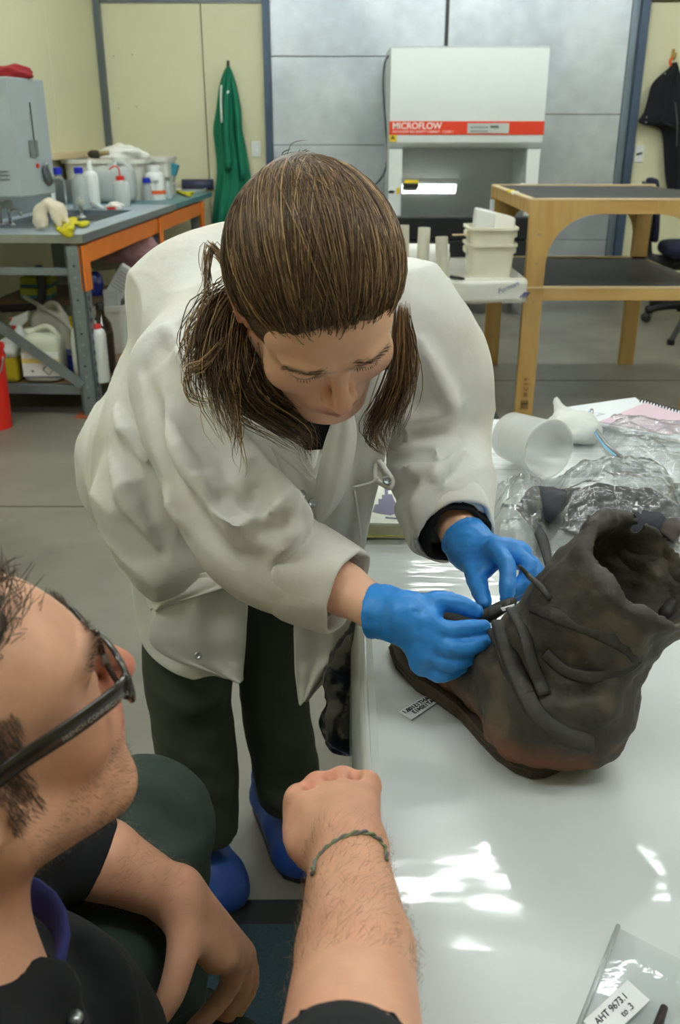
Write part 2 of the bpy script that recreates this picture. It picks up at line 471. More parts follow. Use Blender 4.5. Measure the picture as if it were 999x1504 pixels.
# back wall: sandwich panels on both sides of the galvanised doorway
def bx_at(px, py, Y=WY): return PY(px, py, Y)[0]
xl = bx_at(388, 100); xs = bx_at(299, 100); xr2 = bx_at(944, 10)
wb = bpy.data.objects.new('wall_back', None); COL.objects.link(wb); wb['kind'] = 'structure'
wb.name = 'wall_back'
g = .004
for a, b in ((WLX-.3, xs-g), (xs+g, xl), (xr2, 3.4-g), (3.4+g, 5.0)):
    for z0, z1 in ((0, 2.33), (2.35, CEIL)):
        obj('panel', MB().box(a, b, WY, WY+.1, z0, z1), M_cream, wb, bev=.003)
obj('backing', MB().box(-2.4, 5, WY+.1, WY+.2, 0, CEIL), M_seam, wb)
obj('panel', MB().box(xl, xr2, WY, WY+.1, 2.9, CEIL), M_cream, wb)
for px, py in ((167,82),(194,80),(174,159),(201,157)):
    p = PY(px, py, WY); obj('screw', MB().lathe([(.006,0),(.004,.003)], (p[0], WY, p[2]), 8, (0,-1,0)), M_seam, wb)
wl = bpy.data.objects.new('wall_left', None); COL.objects.link(wl); wl['kind'] = 'structure'
wl.location = (WLX, WY, 0); wl.rotation_euler = (0, 0, -RW)
ys = [0, -1.15, -2.35, -3.55, -4.75, -5.95, -7.15, -8.35, -9.55, -10.75, -11.8]
for i in range(len(ys)-1):
    obj('panel', MB().box(-.1, 0, ys[i+1]+.003, ys[i]-.003, 0, CEIL), M_creaml, wl, bev=.003)
obj('backing', MB().box(-.2, -.1, -11.8, .3, 0, CEIL), M_seam, wl)
struct(obj('wall_right', MB().box(4.9, 5.0, -3.5, WY, 0, CEIL), M_cream))
struct(obj('wall_rear', MB().box(-4, 5, -3.5, -3.4, 0, CEIL), M_cream))
struct(obj('trim_1', MB().box(WLX-.01, WLX+.05, WY-.05, WY, .0, CEIL), M_post, bev=.004))
struct(obj('trim_2', MB().box(WLX+.05, xl, WY-.012, WY, 2.325, 2.352), M_post))
# steel posts of the doorway
xl2 = bx_at(398, 100)
struct(obj('trim_3', MB().box(xl, xl2, WY-.06, WY+.02, 0, 2.9), M_blue, bev=.004))
xr0 = bx_at(911, 170); xr1 = bx_at(922, 170); xr3 = bx_at(934, 170)
struct(obj('trim_4', MB().box(xr0, xr1, WY-.03, WY+.02, 0, 2.9), pm('frame_grey', (126,140,152), rough=.4, metal=.6), bev=.004))
struct(obj('trim_5', MB().box(xr1, xr3, WY-.075, WY+.02, 0, 2.9), M_blue, bev=.004))
struct(obj('trim_6', MB().box(-2.0, xl, WY-.012, WY, 0, .07), M_post))
struct(obj('trim_7', MB().box(xr3, 4.9, WY-.012, WY, 0, .07), M_post))
# galvanised double door, sheet by sheet
xm = bx_at(657, 30)
d1 = bpy.data.objects.new('door_1', None); COL.objects.link(d1); d1['kind'] = 'structure'
zl = PY(480, 83, WY)[2]; zr = PY(850, 168, WY)[2]; xv = bx_at(505, 100)
zl2 = PY(850, 352, WY)[2]
for a, b, zs in ((xl2, xm-.006, [0, .62, 1.28, zl, 2.9]), (xm+.006, xr0, [0, zl2, zr, 2.9])):
    for z0, z1 in zip(zs[:-1], zs[1:]):
        obj('door_sheet', MB().box(a+.002, b-.002, WY-.012, WY+.05, z0+.003, z1-.003), M_galv, d1, bev=.002)
obj('door_core', MB().box(xl2, xr0, WY+.0, WY+.09, 0, 2.9), M_joint, d1)
obj('meeting_strip', MB().box(xm-.018, xm+.012, WY-.02, WY, 0, 2.9), pm('strip_dark', (60,64,66), rough=.5), d1)
# ------------------------------------------------------------------ ceiling lights
M_tube = pm('fluorescent_diffuser', (246,251,250), emit=LAMP_W, var=0)
M_white = pm('white_enamel', (232,236,232), rough=.35, var=.02)
# the room's rows of ceiling battens, above the frame (their tubes mirror in the cabinet glass and the table film)
for row, y, xs_ in (('far', 5.9, (-.9, 1.3, 3.5)), ('middle', 3.15, (-1.5, .75, 3.0)), ('near', .4, (-1.5, .75, 3.0))):
    for side, x in zip(('left', 'centre', 'right'), xs_):
        f = empty('ceiling_light_%s_%s_offscreen' % (row, side), (x, y, CEIL), 'long fluorescent ceiling batten light above the workshop', 'light', 'ceiling batten lights')
        obj('housing', MB().box(-.76, .76, -.085, .085, -.06, 0), M_white, f, bev=.005)
        for s, e in ((-1, 'a'), (1, 'b')):
            obj('tube_%s_%s_%s_offscreen' % (row, side, {'a': 'front', 'b': 'back'}[e]), MB().tube([(-.73, s*.05, -.09), (.73, s*.05, -.09)], .026, 12), M_tube, f, smooth=True)
        for s in (-1, 1):
            obj('end_cap', MB().box(s*.74-.02, s*.74+.02, -.085, .085, -.12, -.055), M_white, f, bev=.004)
# ================================================================== BACKGROUND: CABINET
M_cab = pm('cabinet_white', (226,234,232), rough=.3, var=.015)
M_red = pm('red_band', (226,62,30), rough=.4, var=.03)
M_wtext = pm('white_print', (245,245,240), rough=.5, var=0)
M_black = pm('black_matte', (26,27,30), rough=.55, var=.1)
M_yel = pm('yellow_sticker', (232,205,40), rough=.5, var=.04)
M_dark = pm('dark_worktray', (38,40,44), rough=.35, metal=.3)
M_steel = pm('stainless', (170,176,178), rough=.28, metal=.9, var=.06, vscale=30)
M_pglass = film('sash_glass', tint=(190,205,205), opac=.06, rough=.02, gloss=.9, bump=0)
CY0 = 7.42
def q(px, py, Y=CY0): return PY(px, py, Y)
c = empty('safety_cabinet', (.95, 7.6, 0), 'white biosafety cabinet with a red lettered band, before the galvanised doors', 'cabinet')
x0 = q(573, 140)[0]; x1 = q(803, 140)[0]; zt = q(690, 67)[2]; zb = q(690, 219)[2]; yb = 8.12
hood = [(yb, zt), (CY0+.05, zt), (CY0+.012, zt-.015), (CY0, zt-.06), (CY0, zb+.10), (CY0+.012, zb+.045), (CY0+.05, zb+.012), (CY0+.1, zb), (yb, zb)]
wobj('hood', MB().prism([(x0, y, z) for y, z in hood], (x1-x0, 0, 0)), M_cab, c, auto=35, bev=.004)
za, zbb = q(690, 178)[2], q(690, 198)[2]
wobj('red_band', MB().box(x0-.001, x1+.001, CY0-.004, CY0+.01, zbb, za), M_red, c)
text('lettering', 'MICROFLOW', .062, (x0+.022, CY0-.0045, zbb+.042), (1,0,0), (0,0,1), M_wtext, c, bold=.001)
text('lettering', 'ADVANCED BIO SAFETY CABINET - CLASS 1', .0235, (x0+.022, CY0-.0045, zbb+.014), (1,0,0), (0,0,1), M_wtext, c)
pa, pb = q(687, 181), q(747, 196)
pan = wobj('control_panel', MB().box(pa[0], pb[0], CY0-.008, CY0, pb[2], pa[2]), pm('panel_grey', (188,196,190), rough=.5, var=.05), c, bev=.002)
for i in range(7):
    for j in range(2):
        x = pa[0]+.025+i*.019; z = pa[2]-.022-j*.028
        wobj('key', MB().box(x, x+.013, CY0-.011, CY0-.007, z-.012, z), pm('key_grey', (120,126,126), rough=.6), pan)
wobj('display', MB().box(pa[0]+.17, pa[0]+.235, CY0-.0095, CY0-.007, pa[2]-.034, pa[2]-.016), pm('display_dark', (96,104,100), rough=.3), pan)
a, b = q(571.5, 197.5), q(581, 208)
st = wobj('warning_sticker', MB().box(x0+.002, x0+.055, CY0-.003, CY0, b[2], a[2]), M_yel, c)
tx, tz = x0+.028, (a[2]+b[2])/2
wobj('triangle', MB().prism([(tx-.018, CY0-.0035, tz-.008), (tx+.018, CY0-.0035, tz-.008), (tx, CY0-.0035, tz+.022)], (0, .002, 0)), pm('sticker_ink', (90,80,20), rough=.6), st)
# pillars
zlow = q(690, 318)[2]
for sx, (p0, p1) in ((0, (571, 590.5)), (1, (773, 792))):
    xa, xb = q(p0, 260)[0], q(p1, 260)[0]
    pl = wobj('pillar', MB().box(xa, xb, CY0+.02, yb, zlow-.03, zb), M_cab, c, bev=.004)
    if sx == 0:
        wobj('switch', MB().lathe([(.012,0),(.008,.006)], ((xa*.75+xb*.25), CY0+.02, q(580, 282)[2]), 12, (0,-1,0), sy=2.2), M_black, pl, smooth=True)
        p = q(585, 281); wobj('sticker', MB().box(p[0]-.012, p[0]+.012, CY0+.016, CY0+.02, p[2]-.02, p[2]+.025), M_yel, pl)
xa, xb = q(590.5, 260)[0], q(773, 260)[0]
ztop, zs0 = zb, q(680, 318, 7.36)[2]
sash = MB(); sash.add([(xa, 7.36, zs0), (xb, 7.36, zs0), (xb, 7.494, ztop), (xa, 7.494, ztop)], [(0,1,2,3)])
sg = wobj('sash', sash, M_pglass, c, thick=.006)
p = q(603, 271, 7.40)
wobj('sash_handle', MB().box(p[0]-.055, p[0]+.06, p[1]-.04, p[1], p[2]-.022, p[2]+.012), M_black, c, bev=.006)
wobj('handle_label', MB().box(p[0]-.05, p[0]+.055, p[1]-.034, p[1]-.004, p[2]+.012, p[2]+.035), M_yel, c)
wobj('chamber_back', MB().box(xa, xb, yb-.05, yb, zlow-.1, zb), M_steel, c)
wobj('chamber_floor', MB().box(xa, xb, 7.4, yb, zlow-.12, zlow-.08), M_steel, c)
wobj('front_tray', MB().box(x0+.02, x1-.06, 7.28, 7.46, q(690, 352, 7.3)[2], q(690, 319, 7.3)[2]), M_dark, c, bev=.008)
wobj('front_tray', MB().box(x0+.02, x1-.06, 7.30, 7.46, q(690, 378, 7.3)[2], q(690, 353.5, 7.3)[2]), M_dark, c, bev=.008)
wobj('side_shelf', MB().box(q(750, 318)[0], q(789, 318)[0], 7.3, 7.5, q(770, 345)[2], q(770, 329)[2]), M_cab, c, bev=.005)
for px in (579, 776):
    x = q(px, 360)[0]
    wobj('stand_leg', MB().box(x-.03, x+.03, 7.45, 7.52, .1, zlow), M_cab, c, bev=.004)
    wobj('stand_foot', MB().box(x-.03, x+.03, 7.2, 8.05, .1, .16), M_cab, c, bev=.004)
    for y in (7.25, 8.0):
        wobj('castor', MB().lathe([(.05,-.014),(.052,0),(.05,.014)], (x, y, .05), 16, (1,0,0)), M_black, c, smooth=True)
wobj('stand_rail', MB().box(q(600,440)[0]-.1, x, 7.44, 7.50, .1, .17), M_cab, c, bev=.004)
wobj('rail_sticker', MB().box(q(728,440)[0], q(752,440)[0], 7.436, 7.442, .145, .168), pm('sticker_blue', (30,52,150), rough=.5), c)
cab = [PY(570.5, 82, 7.6), PY(565, 95, 7.7), PY(563, 130, 7.8), PY(567, 190, 7.8), PY(568.5, 232, 7.8), PY(564, 255, 7.9), PY(551, 271, 8.0), PY(535, 275, 8.14)]
tag(obj('power_cable', MB().tube(cab, .006, 8, 6), M_black, smooth=True), 'thin black power cable hanging beside the white safety cabinet', 'cable')
# ------------------------------------------------------------------ gown, jacket, switches
def garment(name, outline, Y0, depth, mat, label, cat, res=.012, ridges=(), hook=None, extra=None):
    """hanging cloth: outline rows (y, x left, x right) in pixels, hung before the wall at Y0"""
    root = empty(name, PY(outline[-1][1], outline[-1][0], Y0), label, cat)
    rows = spline(np.array([(a, b, d) for a, b, d in outline], float), 5)
    G = []; nj = 40
    for y, xa, xb in rows:
        pa, pb = PY(xa, y, Y0-.03), PY(xb, y, Y0-.03); ring = []
        for j in range(nj):
            t = j/nj; ang = 2*math.pi*t; cx = (1-math.cos(ang))/2 if t < .5 else (1-math.cos(ang))/2
            s_ = abs(1-2*t) ; s_ = 1-s_ if True else s_
            front = math.sin(math.pi*s_) if t < .5 else -0.25*math.sin(math.pi*s_)
            tt = s_
            wave = .45*math.sin(tt*19+y*.012)+.3*math.sin(tt*31+1.3+y*.02) if t < .5 else 0
            dep = depth*front*(1+.55*wave*min(1, abs(xb-xa)/25.))
            p = pa*(1-tt)+pb*tt; ring.append((p[0], min(p[1]-dep, WY-.005), p[2]))
        G.append(ring)
    mb = MB().rings(G)
    body = wobj('cloth', mb, mat, root, smooth=True, sub=1)
    return root
M_green = pm('green_cotton', (18,122,92), rough=.85, var=.18, vscale=9, bump=.25, bscale=30)
gown = garment('green_gown', [(97,334,337),(104,329,341),(125,322,348),(160,317,355),(190,312.5,357),(215,315,362),(250,318,368),(280,315,371),(320,311,362),(345,310,360)], WY-.04, .085, M_green,
    'green cotton gown hanging from a hook on the cream wall', 'gown')
sl = [PY(338,112,WY-.14), PY(333,150,WY-.17), PY(333,200,WY-.17), PY(336,248,WY-.17)]
wobj('sleeve', MB().tube(sl, [.02,.05,.055,.05], 14, 5, flat=.5, up=(1,0,0)), M_green, gown, smooth=True)
sl = [PY(341,112,WY-.12), PY(347,150,WY-.15), PY(352,210,WY-.15), PY(357,262,WY-.14)]
wobj('sleeve', MB().tube(sl, [.02,.045,.05,.045], 14, 5, flat=.5, up=(1,0,0)), M_green, gown, smooth=True)
for pts in ([(325,125),(324.5,150),(326,180)], [(334,137),(336,133)]):
    wobj('white_tape', MB().tube([PY(a, b, WY-.2) for a, b in pts], .008, 6, 4), M_wtext, gown, smooth=True)
M_brass = pm('brass', (176,140,66), rough=.4, metal=.8)
def hook(px, py, mat, label):
    p = PY(px, py, WY); h = empty('coat_hook', (p[0], WY, p[2]), label, 'hook')
    obj('plate', MB().box(-.012, .012, -.008, 0, -.02, .06), mat, h, bev=.002)
    obj('prong', MB().tube([(0,-.004,0), (0,-.04,-.02), (0,-.07,0), (0,-.075,.03)], .006, 8, 4), mat, h, smooth=True)
    return h
hook(335.5, 101, pm('hook_dark', (70,66,58), rough=.5, metal=.6), 'dark metal hook holding the green gown')
hook(988, 84, M_brass, 'brass hook holding the black jacket')
M_jk = pm('black_fleece', (24,26,32), rough=.95, var=.25, vscale=12, bump=.3, bscale=40)
jk = garment('black_jacket', [(92,986,990),(100,982,995),(115,964,1006),(127,955,1018),(145,950,1026),(165,944,1032),(180,936,1036),(187,962,1036),(195,971,1036),(230,974,1036),(260,976,1034),(287,981,1030)], WY-.05, .11, M_jk,
    'black jacket hanging from the brass hook beside the doors', 'jacket')
wobj('hanging_loop', MB().tube([PY(986,97,WY-.1), PY(984.5,90,WY-.09), PY(988,85,WY-.08)], .011, 8, 4), pm('orange_tape', (230,98,30), rough=.7), jk, smooth=True)
wobj('zip', MB().tube([PY(992,150,WY-.2), PY(995,180,WY-.21), PY(994,215,WY-.21)], .006, 6, 4), pm('zip_grey', (80,82,86), rough=.5, metal=.4), jk, smooth=True)
for px, py in ((950,172),(949,180),(977,108)):
    p = PY(px, py, WY-.17); wobj('stud', MB().ell(p, .007, 8, 6), M_steel, jk, smooth=True)
p = PY(376, 219, WY); s_ = empty('light_switch', (p[0], WY, p[2]), 'white light switch plate beside the green gown', 'switch')
obj('plate', MB().box(-.037, .037, -.01, 0, -.06, .06), M_white, s_, bev=.003); obj('rocker', MB().box(-.008, .008, -.018, -.008, -.02, .02), M_white, s_, bev=.003)
p = PY(938.5, 226, WY); s_ = empty('light_switch', (p[0], WY, p[2]), 'white switch plate with a black dash, under the jacket sleeve', 'switch')
obj('plate', MB().box(-.038, .038, -.01, 0, -.065, .065), M_white, s_, bev=.003)
obj('dash', MB().bar((-.024,-.011,-.006), (.024,-.011,.008), .004, .016, up=(0,0,1)), M_black, s_)
# ------------------------------------------------------------------ office chair
M_navy = pm('navy_fabric', (26,30,58), rough=.9, var=.15, vscale=40, bump=.2, bscale=200)
M_plastic = pm('black_plastic', (34,34,36), rough=.45, var=.08)
cx, cy = 2.68, 7.25
ch = empty('office_chair', (cx, cy, 0), 'dark blue office swivel chair on castors behind the wooden rack', 'chair', rotz=math.radians(-6))
sb = MB().rrect([(.20,.20,.40),(.235,.235,.43),(.24,.24,.47),(.22,.22,.50),(.17,.17,.505)], e=.5)
obj('seat', sb, M_navy, ch, smooth=True, sub=1, loc=(.06,0,.0))
bk = MB()
R = []
for z, hw, y in ((.50,.15,0),(.53,.19,0),(.62,.215,0),(.75,.21,0),(.86,.17,0),(.89,.12,0)):
    lean = -.26-(z-.5)*.12
    R.append([(lean+.028*math.cos(t)*1.0+.02*abs(math.sin(t))**3, hw*math.sin(t), z) for t in np.linspace(0, 2*math.pi, 24, endpoint=False)])
obj('backrest', MB().rings(R), M_navy, ch, smooth=True, sub=1)
R2 = [[(lean_-.03-.012*abs(math.cos(t)), hw*math.sin(t)*.93, z) if math.cos(t) < 0 else (lean_-.015, hw*math.sin(t)*.93, z) for t in np.linspace(0, 2*math.pi, 24, endpoint=False)] for z, hw, lean_ in ((.51,.15,-.262),(.62,.21,-.275),(.75,.205,-.29),(.86,.165,-.303))]
obj('back_shell', MB().rings(R2), M_plastic, ch, smooth=True)
obj('back_bracket', MB().tube([(-.30,0,.62), (-.29,0,.46), (-.24,0,.38), (-.02,0,.37)], .028, 10, 5, flat=1.8), M_plastic, ch, smooth=True)
obj('mechanism', MB().box(-.1,.16,-.09,.09,.355,.40), M_plastic, ch, bev=.01)
obj('lever', MB().tube([(-.02,-.08,.37), (-.06,-.2,.33), (-.09,-.24,.31)], .009, 8, 4), M_plastic, ch, smooth=True)
obj('column', MB().lathe([(.03,.10),(.03,.22),(.026,.22),(.026,.36)], (.04,0,0), 16), M_plastic, ch, smooth=True)
obj('hub', MB().lathe([(.045,.06),(.05,.1),(.035,.13)], (.04,0,0), 18), M_plastic, ch, smooth=True)
for k in range(5):
    a = math.radians(200+72*k); e = (.04+.30*math.cos(a), .30*math.sin(a))
    obj('base_arm', MB().tube([(.04,0,.105), (.04+.15*math.cos(a), .15*math.sin(a), .10), (e[0], e[1], .078)], [.034,.027,.02], 8, 4), M_plastic, ch, smooth=True)
    w_ = MB()
    for s in (-1, 1): w_.lathe([(.008,-.009),(.028,-.009),(.03,0),(.028,.009),(.008,.009)], (e[0]+s*.014*math.sin(a), e[1]-s*.014*math.cos(a), .03), 14, (math.sin(a), -math.cos(a), 0))
    obj('castor', w_, M_plastic, ch, smooth=True)
ch.scale = (1.08, 1.08, 1.2)
# dark foot-ring of a stool and a grey splayed leg at the rim of the view
pg = PH(985, 506, 0.); pt = P(1012, 440, DEP(pg)*.93)
sl = empty('tripod_stool', pg+np.array([.318,.03,0]), 'grey tubular stool with black rubber feet beside the wooden rack', 'stool')
ctr = pg+np.array([.318,.03,0]); gm = pm('grey_tube', (126,130,132), rough=.4, metal=.4)
for k in range(3):
    a = math.radians(185.4+120*k); foot = ctr+np.array([.32*math.cos(a), .32*math.sin(a), .0])
    lg = wobj('leg', MB().tube([foot+[0,0,.02], ctr+np.array([.10*math.cos(a), .10*math.sin(a), .56])], .021, 12), gm, sl, smooth=True)
    wobj('rubber_foot', MB().lathe([(.026,0),(.028,.03),(.022,.04)], foot, 12), M_black, lg, smooth=True)
wobj('seat', MB().lathe([(.15,.56),(.17,.58),(.17,.61),(.14,.625)], ctr, 24), M_black, sl, smooth=True)
# ------------------------------------------------------------------ wooden drying rack
M_wood = pm('pale_pine', (196,160,98), rough=.6, var=.14, vscale=5, stretch=(6,6,1), bump=.06, bscale=40, col2=(176,138,78), c2scale=2.5)
M_woodh = pm('pale_pine_rail', (200,165,104), rough=.6, var=.14, vscale=5, stretch=(1,6,6), bump=.06, bscale=40, col2=(182,143,84), c2scale=2.5)
M_wedge = pm('pine_edge', (222,200,160), rough=.6, var=.06)
def mesh_mat():
    m = pm('dark_mesh', (58,58,60), rough=.55, var=.15, vscale=300, bump=.3, bscale=400)
    return m
M_mesh = mesh_mat()
fl0 = PH(768, 611, 0.); RX0, RY0 = fl0[0]-.045, fl0[1]; RX1, RY1 = RX0+.97, RY0+1.14; RH = 1.085
rk = empty('drying_rack', ((RX0+RX1)/2, (RY0+RY1)/2, 0), 'tall pale wooden rack with two dark mesh shelves', 'rack')
LW, LT = .095, .035
for i, (x, y) in enumerate(((RX0, RY0), (RX1-LW, RY0), (RX0, RY1), (RX1-LW, RY1))):
    lg = wobj('leg', MB().box(x, x+LW, y, y+LT, 0, RH-.005), M_wood, rk, bev=.002)
    if i == 0:
        ink = pm('ink', (40,38,34), rough=.8, var=0)
        z0 = PY(768, 596, RY0)[2]
        for k in range(5): wobj('stamp', MB().box(x+.03+.008*k, x+.034+.008*k, y-.001, y+.001, z0-.02+.004*(k % 2), z0+.03), ink, lg)
        wobj('stamp', MB().box(x+.028, x+.068, y-.001, y+.001, z0+.008, z0+.013), ink, lg)
        text('lettering', 'III C 1 T', .03, (x+.06, y-.0012, z0+.05), (0,0,1), (-1,0,0), ink, lg)
for z, h in ((RH, .065), (.665, .06)):
    for y in (RY0-.002, RY1+.002):
        wobj('rail', MB().box(RX0-(.01 if z > 1 else -LW), RX1, y, y+LT, z-h, z), M_woodh, rk, bev=.002)
    for x in (RX0, RX1-LT):
        wobj('rail', MB().box(x, x+LT, RY0+LT, RY1, z-h, z), M_wood, rk, bev=.002)
    wobj('edge_strip', MB().box(RX0-.01, RX1, RY0-.004, RY0+.028, z, z+.008), M_wedge, rk)
    wobj('edge_strip', MB().box(RX0-.01, RX1, RY1, RY1+.03, z, z+.012), M_wedge, rk)
    wobj('edge_strip', MB().box(RX0-.01, RX0+.025, RY0, RY1, z, z+.008), M_wedge, rk)
    G = [[(RX0+.03+(RX1-RX0-.05)*u, RY0+.025+(RY1-RY0-.02)*v, z+.004-.018*math.sin(math.pi*u)*math.sin(math.pi*v)+.004*math.sin(9*v+3*u)) for u in np.linspace(0, 1, 14)] for v in np.linspace(0, 1, 14)]
    wobj('mesh_shelf', MB().sheet(G), M_mesh, rk, smooth=True, thick=.003)
for x, s in ((RX0, 1), (RX1, -1)):
    for y in (RY0-.004, RY1+.006):
        r = .20; w0 = LW; pts = [(x, y, RH), (x+s*.36, y, RH), (x+s*.36, y, RH-.062)]
        for t in np.linspace(0, 1, 10):
            pts.append((x+s*(w0+.24-.24*math.sin(math.pi/2*t)), y, RH-.065-.24*(1-math.cos(math.pi/2*t))))
        pts += [(x+s*w0, y, RH-.36), (x, y, RH-.36)]
        wobj('gusset', MB().prism(pts, (0, .012, 0)), M_wood, rk)
for k in range(2):
    p = (RX0-.012, RY0+.42+.12*k, RH-.03); wobj('clip', MB().box(p[0]-.004, p[0]+.03, p[1], p[1]+.05, RH, RH+.014), M_yel if k else M_white, rk)
for dz in (.30, .16, -.5):
    p = (RX0+.05, RY0-.005, RH-dz if dz > 0 else .60); wobj('screw', MB().lathe([(.006,0),(.004,.003)], p, 8, (0,-1,0)), M_seam, rk)
# ------------------------------------------------------------------ folding table at the back
FT = .74
M_wrap = pm('white_wrapped_table', (222,220,208), rough=.25, var=.05, vscale=6, bump=.25, bscale=9, coat=.6)
M_gleg = pm('grey_leg', (84,86,88), rough=.35, metal=.5)
fa = PH(775, 409, FT); FX1, FY0 = fa[0], fa[1]; FX0 = FX1-1.82; FY1 = FY0+.76
ft = empty('folding_table', ((FX0+FX1)/2, (FY0+FY1)/2, 0), 'white folding table wrapped in clear plastic, beside the wooden rack', 'table')
wobj('tabletop', MB().box(FX0, FX1, FY0, FY1, FT-.05, FT), M_wrap, ft, bev=.012)
G = []
for u in np.linspace(0, 1, 60):
    x = FX0+(FX1-FX0)*u
    G.append([(x, FY0-.006-.006*math.sin(7*k+u*23)*k/5, FT-.01-k*.021-.006*math.sin(u*31)*(k/5)) for k in range(6)])
sk = wobj('plastic_skirt', MB().sheet(G), pm('plastic_skirt', (226,226,218), rough=.2, var=.05, bump=.3, bscale=14, coat=.8), ft, smooth=True, thick=.002)
p = PY(735, 432, FY0-.016)
text('lettering', 'Forman', .034, (p[0]-.01, FY0-.02, p[2]), (1,0,.45), (-.45,0,1), pm('blue_print', (40,60,140), rough=.6, var=0), sk, shear=.3)
for k in range(3):
    pa, pb = PY(764+4*k, 437, FY0-.018), PY(772+3*k, 429, FY0-.018)
    wobj('blue_stripe', MB().bar(pa, pb, .006, .002, up=(0,1,0)), pm('blue_print', (40,60,140)), sk)
def tleg(x):
    lg = wobj('leg_frame', MB().tube([(x, FY0+.10, FT-.06), (x, FY0+.10, .36), (x+.0, FY0+.06, .28), (x+.14, FY0-.02, .10), (x+.165, FY0-.04, .04), (x+.165, FY0-.04, .0)], .017, 10, 6), M_gleg, ft, smooth=True)
    wobj('leg_frame', MB().tube([(x, FY1-.10, FT-.06), (x, FY1-.10, .36), (x+.02, FY1-.06, .28), (x+.14, FY1, .10), (x+.165, FY1, .0)], .017, 10, 6), M_gleg, ft, smooth=True)
    wobj('crossbar', MB().tube([(x, FY0+.1, .62), (x, FY1-.1, .62)], .013, 8), M_gleg, ft, smooth=True)
lx = PY(683, 470, FY0+.1)[0]
tleg(lx)
tleg(FX0+.2)
wobj('brace', MB().tube([(lx-.02, FY0+.2, .43), (lx-.5, FY0+.38, FT-.06)], .011, 8), M_gleg, ft, smooth=True)
wobj('brace', MB().tube([(lx-.02, FY0+.14, .43), (lx-.35, FY0+.3, .50)], .011, 8), M_gleg, ft, smooth=True)
# things on it
M_card = pm('grey_cardboard', (204,200,184), rough=.8, var=.06, vscale=20)
for k, (px, yt, yb_, lab) in enumerate(((592, 331, 404, 'grey cardboard tube half hidden by her shoulder, on the wrapped folding table'), (619.5, 334.5, 405, 'tallest grey cardboard tube, leaning a little, on the wrapped folding table'), (649, 348, 406.5, 'shorter grey cardboard tube nearest the pen on the folding table'))):
    b = PH(px, yb_, FT+.002); w_ = 9.0/FPX*DEP(b); t = PY(px+(4 if k == 1 else 0), yt, b[1]+(.05 if k == 1 else 0))
    tag(obj('cardboard_tube', MB().lathe([(w_,0),(w_,np.linalg.norm(t-b)),(w_*.86,np.linalg.norm(t-b)),(w_*.86,.01)], b, 20, t-b), M_card, auto=40), lab, 'tube')
rl = [PH(598, 385, FT+.07), PH(655, 388, FT+.07)]
rl = [PH(600, 398, FT), PH(662, 399, FT)]; rl = [r+np.array([0, .10, .062]) for r in rl]
ro = empty('towel_roll', rl[0]-np.array([0,0,.062]), 'roll of white paper towel lying behind the cardboard tubes', 'roll')
wobj('roll', MB().tube(rl, .062, 24), pm('white_paper', (236,237,234), rough=.8, var=.03), ro, auto=40)
wobj('core', MB().tube([rl[1]-[.01,0,0], rl[1]+[.004,0,0]], .02, 14), M_card, ro)
pn = PH(671, 408, FT+.006); tag(obj('marker_pen', MB().tube([pn+[-.025,.03,0], pn+[.02,-.02,0], pn+[.032,-.035,0]], [.008,.008,.004], 10), M_black, smooth=True), 'black marker pen lying on the folding table beside the tubes', 'pen')
# nested tubs
M_tub = pm('translucent_tub', (226,222,204), rough=.4, var=.04, sss=.0)
b = PH(722, 408, FT); ub = b+np.array([0, .12, 0]); sc = DEP(b)/FPX
def tub(name, z0, hgt, lab):
    t = empty(name, ub+np.array([0,0,z0]), lab, 'tub')
    hw = 34*sc; n = MB()
    n.rrect([(hw*.9,.10,.0),(hw*.94,.11,hgt*.6),(hw,.118,hgt-.012),(hw*1.09,.128,hgt-.012),(hw*1.09,.128,hgt),(hw*.98,.113,hgt),(hw*.92,.108,hgt*.5),(hw*.86,.096,.006)], e=.35)
    obj('wall', n, M_tub, t, auto=50)
    for s in (-1, 1): obj('handle', MB().box(s*hw*1.0-.012, s*hw*1.0+.012, -.05, .05, hgt-.05, hgt-.02), M_tub, t, bev=.006)
    return t
tub('plastic_tub', 0, .155, 'lower of two nested cream plastic tubs on the folding table')
tub('plastic_tub', .075, .155, 'upper of two nested cream plastic tubs, with white bags in it')
def bagmass(name, ctr, r, mat, lab, cat='bag', seed=0, amp=.12, rot=None, n=28, group=None):
    mb = MB().ell((0,0,0), 1., n, n//2); V = np.array(mb.v)
    V = V*(1+amp*fbm(V, 2.0, 4, seed)[:, None]*1.6)
    V = V*np.asarray(r)
    if rot is not None: V = V@np.asarray(rot).T
    mb.v = [tuple(q) for q in V+np.asarray(ctr)]
    return tag(obj(name, mb, mat, smooth=True, sub=1), lab, cat, group)
M_poly = pm('white_polythene', (232,234,232), rough=.3, var=.03, bump=.3, bscale=12, coat=.3)
wb1 = MB()
pts = [(690,370,0),(699,306,.02),(728,309,-.02),(759,321,.0),(757,365,.02)]
poly = [PY(a, b_, ub[1]-.03+d) for a, b_, d in pts]
tag(obj('polythene_bag', MB().prism([PY(694,358,ub[1]-.05), PY(700,305,ub[1]-.05), PY(730,312,ub[1]-.06), PY(724,358,ub[1]-.05)], (0,.1,0)), M_poly, bev=.012, sub=1), 'white polythene bag standing upright in the upper tub', 'bag')
tag(obj('polythene_bag', MB().prism([PY(712,358,ub[1]-.07), PY(724,311,ub[1]-.03), PY(759,320,ub[1]-.02), PY(755,360,ub[1]-.06)], (0,.1,0)), pm('cream_polythene', (226,224,212), rough=.35, var=.04, bump=.3, bscale=12), bev=.012, sub=1), 'cream folded bag beside the white one in the upper tub', 'bag')
gp = PY(721, 330, ub[1]+.02); gt = PY(721, 293, ub[1]+.02)
